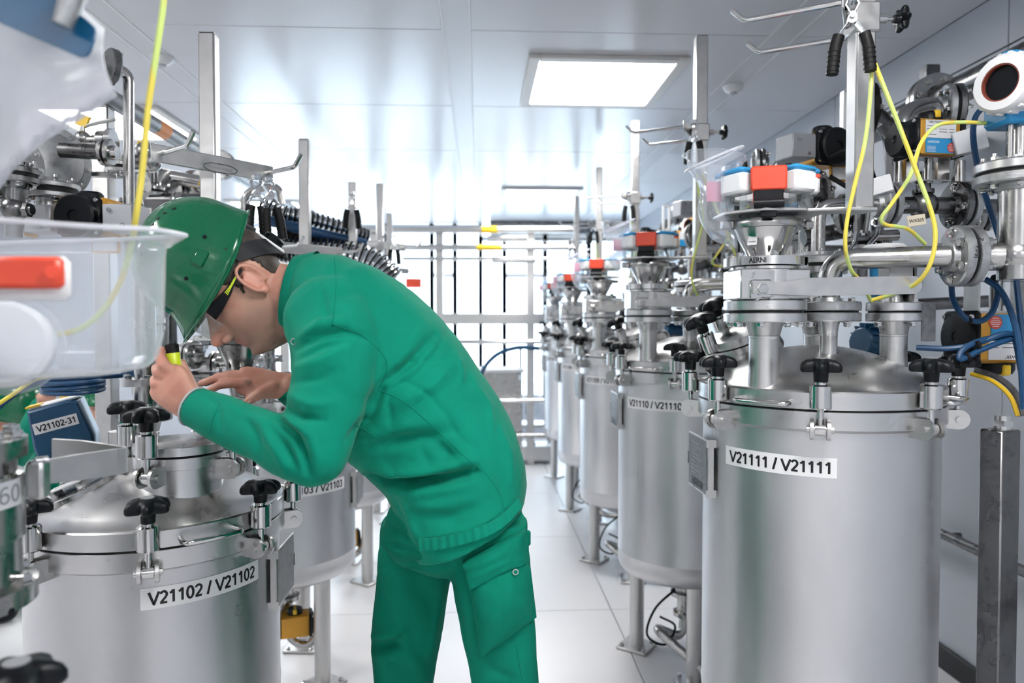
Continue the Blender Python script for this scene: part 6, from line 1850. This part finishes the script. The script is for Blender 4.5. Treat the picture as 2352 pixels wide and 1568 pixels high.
# ---------------------------------------------------------------- people in the next aisle
def bystander(x, y, ztop, yaw, label, pitch=.35, arm=None, hel=True):
    p = thing('person', label, 'person', (x, y, 0), 0)
    O = Vector((x, y, ztop - .20))
    F = T(*O) @ RZ(yaw) @ RY(pitch)
    b = B(); head_geo(b, F, True, False)
    hipz = max(.35, O.z - .55)
    fx = RZ(yaw) @ Vector((1, 0, 0)); sx = RZ(yaw) @ Vector((0, 1, 0))
    nb = F @ Vector((-.06, 0, -.17)); hip = Vector((x, y, hipz)) - fx * .22
    capsule(b, F @ Vector((-.02, 0, -.04)), nb, .055, .062)
    chain(b, [nb, nb.lerp(hip, .5), hip], [.08, .12, .12])
    sh = [nb + sx * s * .16 - Vector((0, 0, .05)) for s in (1, -1)]
    el = [q + fx * .12 - Vector((0, 0, .20)) for q in sh]
    ha = [q + fx * .24 + Vector((0, 0, .05)) for q in el]
    if arm is not None: el[0] = sh[0] + (Vector(arm) - sh[0]) * .5 - Vector((0, 0, .05)); ha[0] = Vector(arm)
    for q, e_, h_ in zip(sh, el, ha):
        chain(b, [q, e_, h_], [.05, .04, .03]); d = (h_ - e_).normalized()
        b.sphere(h_ + d * .05, 1, (.045, .032, .022), 12, 8)
        for k in range(4): capsule(b, h_ + d * .07 + sx * (.024 * (k - 1.5) / 1.5), h_ + d * (.13 - .006 * abs(k - 1.3)) + sx * (.028 * (k - 1.5) / 1.5) - Vector((0, 0, .012)), .009, .007, 8)
        capsule(b, h_ + d * .03 + sx * .03, h_ + d * .085 + sx * .048, .011, .008, 8)
    kn = [hip + sx * s * .12 + fx * .25 + Vector((0, 0, -.05)) for s in (1, -1)]
    ft = [Vector((q.x, q.y, .06)) - fx * .10 for q in kn]
    for q, f_ in zip(kn, ft): chain(b, [hip, q, f_], [.10, .065, .045])
    me = remesh(b, .008, 2, .5, 'body'); me.materials.append(MATS['skin']); me.shade_smooth()
    put('body', me, p, T(-x, -y, 0))
    b = B(); loft(b, [(nb + Vector((0, 0, .012)), fx, .07, sx, .085, 2.2), (nb - Vector((0, 0, .05)), fx, .11, sx, .19, 2.4), (nb.lerp(hip, .5), fx, .135, sx, .20, 2.5), (hip, fx, .145, sx, .19, 2.5), (hip - Vector((0, 0, .06)), fx, .14, sx, .18, 2.4)], 28)
    for q, e_, h_ in zip(sh, el, ha): chain(b, [q, e_, e_.lerp(h_, .92)], [.078, .062, .045])
    me = remesh(b, .011, 3, .5, 'jacket'); me.materials.append(MATS['green_cloth']); me.shade_smooth()
    put('jacket', me, p, T(-x, -y, 0))
    b = B()
    for q, f_ in zip(kn, ft): chain(b, [hip, q, f_], [.125, .085, .065])
    me = remesh(b, .013, 2, .5, 'trousers'); me.materials.append(MATS['green_cloth_shaded']); me.shade_smooth()
    put('trousers', me, p, T(-x, -y, 0))
    for f_ in ft:
        b = B(); b.sphere(f_ + fx * .06 - Vector((0, 0, .01)), 1, (.11, .05, .045), 14, 8); obj('shoe', b, 'shoe_black', p)
    for s in (1, -1):
        b = B(); b.sphere(F @ head_point(s * .36, .020), .010, n=10, m=8); obj('eye', b, 'eye_white', p)
    if hel:
        helmet(p, F @ T(.012, 0, .045) @ RY(.05), False)
    else:
        b = B(); b.grid(lambda u, v: F @ (head_point(2 * PI * u, .03 + .107 * v) * 1.07), 32, 12, closed_u=True); obj('hair', b, 'hair', p, sharp=180)
        b = B(); b.grid(lambda u, v: F @ (head_point(-1.3 + 2.6 * u, -.11 + .075 * v) * 1.06), 20, 10); obj('beard', b, 'hair', p, sharp=180)
p = at(20, 875, 3.4); bystander(p.x, 3.4, p.z + .02, R(0), 'person in a green helmet in profile beyond the near left tank', .25, arm=at(100, 925, 3.2))
p = at(82, 882, 4.0); bystander(p.x, 4.0, p.z + .03, R(-160), 'dark haired bearded person without helmet behind the blue box', .2, hel=False)
p = at(222, 868, 5.6); bystander(p.x, 5.6, p.z, R(-80), 'person in a green helmet facing the camera beyond the blue cable coil', .12)
# ================================================================ right-hand pipework behind the tanks
hd = thing('header_pipe', 'thick steel header pipe along the right wall', 'pipe', (1.5, 3.0, 2.03))
b = B(); b.cyl((1.5, .6, 2.075), (1.5, 8.2, 2.075), .043, n=24); obj('pipe', b, 'dark_steel', hd)
for k in range(4):
    y = 2.30 + RS * k
    flange_pair(hd, (1.5, y, 2.075), (0, 1, 0), .088, .020, .006, 8, 'steel', 'dark_steel', bolts=k < 2)
    b = B(); b.box((1.62, y + .22, 2.12), (.05, .05, .30), bev=.004); b.box((1.70, y + .22, 2.0), (.22, .04, .04), bev=.004); obj('bracket', b, 'dark_steel', hd)
for k in range(3):
    D = Vector((0, RS * k, 0)); nm = ['nearest', 'middle', 'farther'][k]
    ub = thing('looped_pipe', 'inverted U pipe with flange under the right header, %s' % nm, 'pipe', at(2070, 300, 1.95) + D, 0, 'inverted U pipes on the right')
    pipe(ub, [at(2072, 420, 1.95) + D, at(2075, 262, 1.95) + D, at(2110, 245, 1.98) + D, at(2150, 238, 2.0) + D, at(2152, 420, 2.0) + D], .022, 'steel', fil=.045, n=18)
    flange_pair(ub, at(2186, 250, 2.02) + D, (1, -.3, 0), .070, .018, .006, 6, 'cast_steel', 'dark_steel', bolts=k < 1)
    flange_pair(ub, at(1992, 250, 2.25) + D, (1, -.3, 0), .078, .018, .008, 6, 'cast_steel', 'black_rubber', bolts=k < 1)
    pipe(ub, [at(1992, 250, 2.25) + D, at(2050, 300, 2.3) + D, at(2060, 420, 2.3) + D], .03, 'dark_steel', fil=.06)
    face_actuator(at(1893, 345, 2.02) + D, R(14), 'black faced actuator with pale solenoid box left of the right post, %s' % nm, box=1, group='faced actuators on the right')
    cable('black_cable', [at(1905, 360, 1.96) + D, at(1945, 345, 1.93) + D, at(1985, 360, 1.93) + D, at(2010, 430, 1.95) + D, at(1970, 440, 1.96) + D, at(1905, 405, 1.98) + D], .007, 'black_rubber', 'thick black cable looping behind the right post, %s' % nm, group='black cables on the right')
    bk = thing('slotted_bracket', 'white slotted steel bracket behind the right post, %s' % nm, 'bracket', at(1950, 330, 2.2) + D, 0, 'slotted brackets')
    p = at(1950, 268, 2.2) + D
    b = B(); b.box(p + Vector((-.018, 0, 0)), (.012, .03, .16), bev=.003); b.box(p + Vector((.018, 0, 0)), (.012, .03, .16), bev=.003); b.box(p + Vector((0, 0, .074)), (.046, .03, .014), bev=.003); b.box(p + Vector((0, 0, -.074)), (.046, .03, .014), bev=.003); obj('frame', b, 'white_box', bk)
    vm = thing('valve_manifold', 'cluster of small flanged valves and pipes behind the vent pipe, %s' % nm, 'manifold', at(1980, 640, 2.0) + D, 0, 'valve clusters on the right')
    for (x0, y0, x1, y1, Y, r_, m) in ((1845, 545, 1935, 530, 2.05, .024, 'dark_steel'), (1975, 470, 1975, 640, 1.95, .020, 'dark_steel'), (2015, 470, 2015, 640, 1.98, .018, 'steel'), (2205, 370, 2205, 640, 1.95, .014, 'steel'), (2180, 480, 2300, 490, 1.98, .016, 'dark_steel'), (1850, 470, 1850, 640, 2.1, .02, 'steel'), (2250, 460, 2250, 600, 2.0, .012, 'steel'), (2100, 700, 2300, 690, 2.0, .018, 'dark_steel'), (1965, 545, 2060, 540, 1.94, .016, 'steel')):
        b = B(); b.cyl(at(x0, y0, Y) + D, at(x1, y1, Y) + D, r_, n=14); obj('pipe', b, m, vm)
    for (x, y, Y, ax_, rf) in ((1870, 440, 2.0, (.5, -1, .2), .066), (1945, 490, 2.0, (.7, -.7, 0), .056), (1975, 560, 1.95, (0, 0, 1), .038), (2015, 590, 1.98, (0, 0, 1), .036), (1850, 610, 2.1, (0, 0, 1), .05), (2250, 500, 2.0, (1, 0, 0), .04), (1745, 380, 2.6, (1, -.3, 0), .06)):
        flange_pair(vm, at(x, y, Y) + D, ax_, rf, .015, .006, 6, 'cast_steel', 'dark_steel', bolts=k < 1)
    for (x, y) in ((1960, 555), (2010, 535)):
        b = B(); b.tube([at(x - 22, y + 60, 1.90) + D, at(x - 16, y + 28, 1.90) + D, at(x + 4, y + 5, 1.91) + D, at(x + 8, y - 22, 1.92) + D], .007, 10, fil=.012); obj('lever', b, 'chrome', vm)
    b = B(); b.sphere(at(1980, 545, 1.94) + D, .024); obj('valve_ball', b, 'steel', vm)
    b = B(); b.sphere(at(2030, 560, 1.95) + D, .022); obj('valve_ball', b, 'steel', vm)
    mo = thing('pump_motor', 'dark blue finned motor behind the lid nozzles, %s' % nm, 'motor', at(2005, 830, 2.02) + D, 0, 'finned motors')
    c = at(2005, 785, 2.02) + D
    b = B(); b.cyl(c - Vector((.05, .02, 0)), c + Vector((.07, .02, -.01)), .042, n=24, bev=.004)
    obj('housing', b, 'valve_blue', mo)
    for i in range(14):
        b = B(); a = 2 * PI * i / 14; M = frame(c, (1, .16, -.04)) @ RZ(a); b.box((.047, 0, .01), (.016, .004, .095), M); obj('fin', b, 'valve_blue', mo)
    b = B(); b.box(c + Vector((.01, 0, -.06)), (.08, .07, .03), bev=.004); obj('foot', b, 'black_plastic', mo)
# equipment only the near station shows
sl = thing('level_switch', 'grey sensor box with white cap on the right lid nozzle of the nearest right tank', 'sensor', (RX_ + .145, RY_ - .08, 1.372))
q = Vector((RX_ + .145, RY_ - .08, 1.372))
b = B(); b.lathe([(.058, .004), (.060, .006), (.060, .022), (.058, .024), (.02, .024), (.018, .05)], 36, T(*q)); obj('flange', b, 'lid_steel', sl)
b = B(); b.lathe([(.055, 0), (.055, .004)], 32, T(*q)); obj('gasket', b, 'black_rubber', sl)
b = B(); b.box(q + Vector((-.010, -.02, .080)), (.056, .050, .075), bev=.003); obj('box', b, 'white_box', sl)
b = B(); b.box(q + Vector((.022, -.02, .07)), (.006, .054, .10), bev=.001); obj('back_plate', b, 'satin_steel', sl)
b = B(); b.lathe([(.020, .10), (.045, .102), (.048, .106), (.048, .128), (.043, .134), (.003, .136)], 32, T(q.x + .01, q.y + .06, q.z + .03)); obj('cap', b, 'white_plastic', sl)
b = B(); b.cyl((q.x + .01, q.y + .06, q.z + .02), (q.x + .01, q.y + .06, q.z + .135), .032, n=20); obj('cap_base', b, 'transmitter_blue', sl)
for i in range(4):
    a = .5 + i * PI / 2; put('bolt', BOLT, sl, T(.047 * math.cos(a), .047 * math.sin(a), .024))
b = B(); b.box(q + Vector((.060, -.035, -.02)), (.034, .003, .09), bev=.001); obj('tag_plate', b, 'plate_grey', sl)
for (x, y, w_, h_, Y, rz, nm) in ((2228, 322, .072, .056, 1.72, 14, 'white printed box plate left of the blue transmitter'), (2022, 425, .050, .040, 1.66, 16, 'white printed box plate right of the near post')):
    t = thing('junction_plate', nm, 'plate', at(x, y + 30, Y), 0, 'white box plates')
    p = at(x, y, Y)
    b = B(); b.box(p, (w_, .014, h_), bev=.002, rot=RY(R(-rz)) @ RZ(R(-18))); obj('plate', b, 'white_box', t)
    b = B(); b.box(p + Vector((.012, .026, -.006)), (w_ * .9, .04, h_ * .8), bev=.002, rot=RY(R(-rz))); obj('mount', b, 'grey_box', t)
    b = B(); b.tube([p + Vector((.01, .02, 0)), p + Vector((.01, .06, -.02)), p + Vector((.02, .10, -.10))], .006, 8); obj('arm', b, 'steel', t)
wt = thing('hand_written_tag', 'small beige tag with handwriting WX505 on a cord', 'tag', at(2105, 520, 1.56))
b = B(); b.box(at(2105, 506, 1.56), (.042, .002, .024), bev=.0006, rot=RY(R(-9))); obj('tag', b, 'label_beige' if 'label_beige' in MATS else 'label_white', wt)
b = B(); text_flat(b, 'WX505', frame(at(2105, 506, 1.5585), (0, -1, 0), (1, 0, .15)), width=.034, bold=.0); obj('lettering', b, 'ink', wt)
actuator(at(2285, 775, 1.72), R(0), 'upside down gold actuator at the lower right behind blue cables', text=True, flip=True, s=1.35, group='pneumatic actuators on the right', yoke=True)
BC = 'blue cables at the right edge'
px_cable('blue_cable', [(2185, 655, 1.62), (2190, 690, 1.60), (2215, 728, 1.58), (2250, 738, 1.58), (2280, 715, 1.58), (2292, 670, 1.59), (2280, 640, 1.62)], .0065, 'blue_cable', 'blue cable loop below the big flange', group=BC)
px_cable('blue_cable', [(2262, 640, 1.56), (2300, 670, 1.54), (2330, 740, 1.52), (2345, 830, 1.50), (2350, 940, 1.49)], .0065, 'blue_cable', 'blue cable running down from the loop to the corner post', group=BC)
px_cable('blue_cable', [(2105, 798, 1.60), (2180, 800, 1.56), (2240, 790, 1.54), (2300, 768, 1.53), (2330, 775, 1.53), (2345, 850, 1.52)], .0065, 'blue_cable', 'upper blue cable of the bundle before the lower actuator', group=BC)
px_cable('blue_cable', [(2335, 775, 1.535), (2300, 785, 1.53), (2250, 805, 1.53), (2205, 825, 1.53), (2215, 800, 1.535), (2260, 780, 1.535), (2320, 772, 1.54)], .0065, 'blue_cable', 'folded blue cable of the bundle before the lower actuator', group=BC)
px_cable('blue_cable', [(2330, 600, 1.60), (2340, 700, 1.58), (2352, 800, 1.56), (2360, 900, 1.55)], .0065, 'blue_cable', 'blue cable at the right edge beside the tee', group=BC)
px_cable('blue_cable', [(2300, 235, 1.62), (2250, 255, 1.62), (2235, 300, 1.62), (2245, 380, 1.62), (2270, 470, 1.62), (2300, 560, 1.62)], .0065, 'blue_cable', 'blue cable dropping behind the transmitter stem', group=BC)
for (x, y, Y, nm) in ((2285, 640, 1.57, 'black cable tie at the top of the blue loop beside the big flange'), (2225, 735, 1.58, 'black cable tie at the bottom of the blue cable loop'), (2245, 792, 1.53, 'black cable tie on the upper strands of the blue bundle'), (2222, 820, 1.53, 'black cable tie on the lower fold of the blue bundle')):
    b = B(); c = at(x, y, Y); M = frame(c, (1, 0, .3)); b.lathe([(.0075, -.004), (.0095, -.003), (.0095, .003), (.0075, .004)], 14, M); b.box((.011, 0, 0), (.007, .006, .008), M, bev=.001)
    tag(obj('cable_tie', b, 'black_rubber'), nm, 'cable tie', 'cable ties on the blue cables')
px_cable('yellow_cable', [(2230, 858, 1.62), (2280, 875, 1.58), (2320, 910, 1.54), (2338, 955, 1.52)], .005, 'yellow_plastic', 'orange yellow cable curving down into the corner post')
px_cable('grey_cable', [(2240, 850, 1.63), (2290, 866, 1.59), (2330, 900, 1.55), (2346, 955, 1.53)], .007, 'plate_grey', 'grey cable beside the orange one at the right edge')
cp_ = thing('corner_post', 'dark steel cable post with a gland at the right edge', 'post', (1.135, 1.50, 0))
q = Vector((1.135, 1.50, 0))
zt = at(2325, 985, 1.50).z
b = B(); b.box((q.x, q.y, zt / 2), (.062, .05, zt), bev=.003, rot=RZ(R(20))); obj('post', b, 'dark_steel', cp_)
b = B(); b.cyl((q.x + .005, q.y, zt), (q.x + .005, q.y, zt + .030), .017, n=20); b.cyl((q.x + .005, q.y, zt + .008), (q.x + .005, q.y, zt + .020), .021, n=6); obj('gland', b, 'bright_steel', cp_)

# ================================================================ far end of the aisle
fr = thing('far_pipe_rack', 'steel pipe rack crossing the far end of the aisle', 'rack', (0, 6.7, 0))
for (x0, x1, y, r_, m) in ((790, 1330, 527, .034, 'satin_steel'), (925, 1330, 568, .028, 'satin_steel'), (925, 1340, 594, .016, 'satin_steel'), (1000, 1255, 785, .022, 'bright_steel'), (1060, 1255, 920, .022, 'bright_steel'), (1100, 1262, 1000, .022, 'steel'), (640, 880, 560, .03, 'satin_steel')):
    b = B(); b.cyl(at(x0, y, 6.7), at(x1, y, 6.7), r_, n=16); obj('pipe', b, m, fr)
for (x0, x1, y, r_) in ((1106, 1142, 527, .0345), (1094, 1152, 568, .0285)):
    b = B(); b.cyl(at(x0, y, 6.7), at(x1, y, 6.7), r_, n=16); obj('marker_band', b, 'yellow_plastic', fr)
for (x0, x1, y) in ((1120, 1210, 545), (1130, 1230, 594)):
    b = B(); b.cyl(at(x0, y + 3, 6.4), at(x1, y + 3, 6.4), .028, n=14); obj('pipe', b, 'bright_steel', fr)
a, c = at(1000, 732, 6.75), at(1262, 732, 6.75)
b = B(); b.box((a + c) / 2, (c.x - a.x, .05, .10), bev=.004); obj('beam', b, 'satin_steel', fr)
for x in (1218, 1010, 860):
    p = at(x, 800, 6.78); b = B(); b.box((p.x, 6.78, 1.10), (.07, .07, 2.20), bev=.004); obj('upright', b, 'satin_steel', fr)
kb = thing('steel_cabinet', 'low steel cabinet with white tray at the far end of the aisle', 'cabinet', (at(1140, 920, 6.9).x, 6.95, 0))
p0, p1 = at(1090, 855, 6.9), at(1198, 1062, 6.9)
b = B(); b.box(((p0.x + p1.x) / 2, 7.0, (p0.z + .03) / 2 + .01), (p1.x - p0.x, .4, p0.z - .03), bev=.006); obj('body', b, 'steel', kb)
b = B(); b.box(((p0.x + p1.x) / 2, 7.0, p0.z + .02), (p1.x - p0.x + .04, .44, .03), bev=.004); obj('tray', b, 'white_box', kb)
b = B(); b.cyl(at(1195, 860, 6.68), at(1195, 872, 6.68), .02, n=14); obj('knob', b, 'chrome', kb)
lb = thing('lab_bench', 'low steel bench with glassware and motors at the far end', 'bench', (at(1225, 1000, 6.8).x, 6.85, 0))
p0, p1 = at(1196, 1060, 6.8), at(1268, 1060, 6.8)
b = B(); b.box(((p0.x + p1.x) / 2, 6.9, .10), (p1.x - p0.x, .3, .14), bev=.004); obj('plinth', b, 'satin_steel', lb)
b = B(); b.box(((p0.x + p1.x) / 2, 6.9, at(0, 985, 6.8).z), (p1.x - p0.x, .3, .03), bev=.004); obj('shelf', b, 'satin_steel', lb)
b = B(); b.box((p0.x + .01, 7.02, .55), (.03, .03, 1.1)); obj('leg', b, 'satin_steel', lb)
b = B(); b.box((p1.x - .01, 7.02, .55), (.03, .03, 1.1)); obj('leg', b, 'satin_steel', lb)
for (x, y0, y1, r_, m, nm) in ((1222, 880, 960, .07, 'acrylic', 'glass vessel on the far bench'), (1240, 800, 850, .045, 'acrylic', 'small glass flask above the far bench'), (1222, 1012, 1046, .07, 'black_plastic', 'dark motor under the far bench')):
    p = at(x, y1, 6.85); q_ = at(x, y0, 6.85); h = q_.z - p.z
    b = B(); b.lathe([(r_ * .6, 0), (r_, h * .15), (r_, h * .6), (r_ * .4, h * .85), (r_ * .4, h)], 20, T(p.x, p.y, p.z)); tag(obj('vessel', b, m), nm, 'vessel')
px_cable('far_cable', [(1100, 870, 6.6), (1115, 840, 6.6), (1145, 812, 6.6), (1190, 798, 6.6), (1240, 800, 6.6)], .02, 'valve_blue', 'dark arched cable over the far steel cabinet')
b = B(); p = at(950, 650, 8.36); b.box(p, (.18, .08, .11), bev=.006); tag(obj('red_box', b, 'red_plastic'), 'small red box on the far wall above the back of the man', 'box')
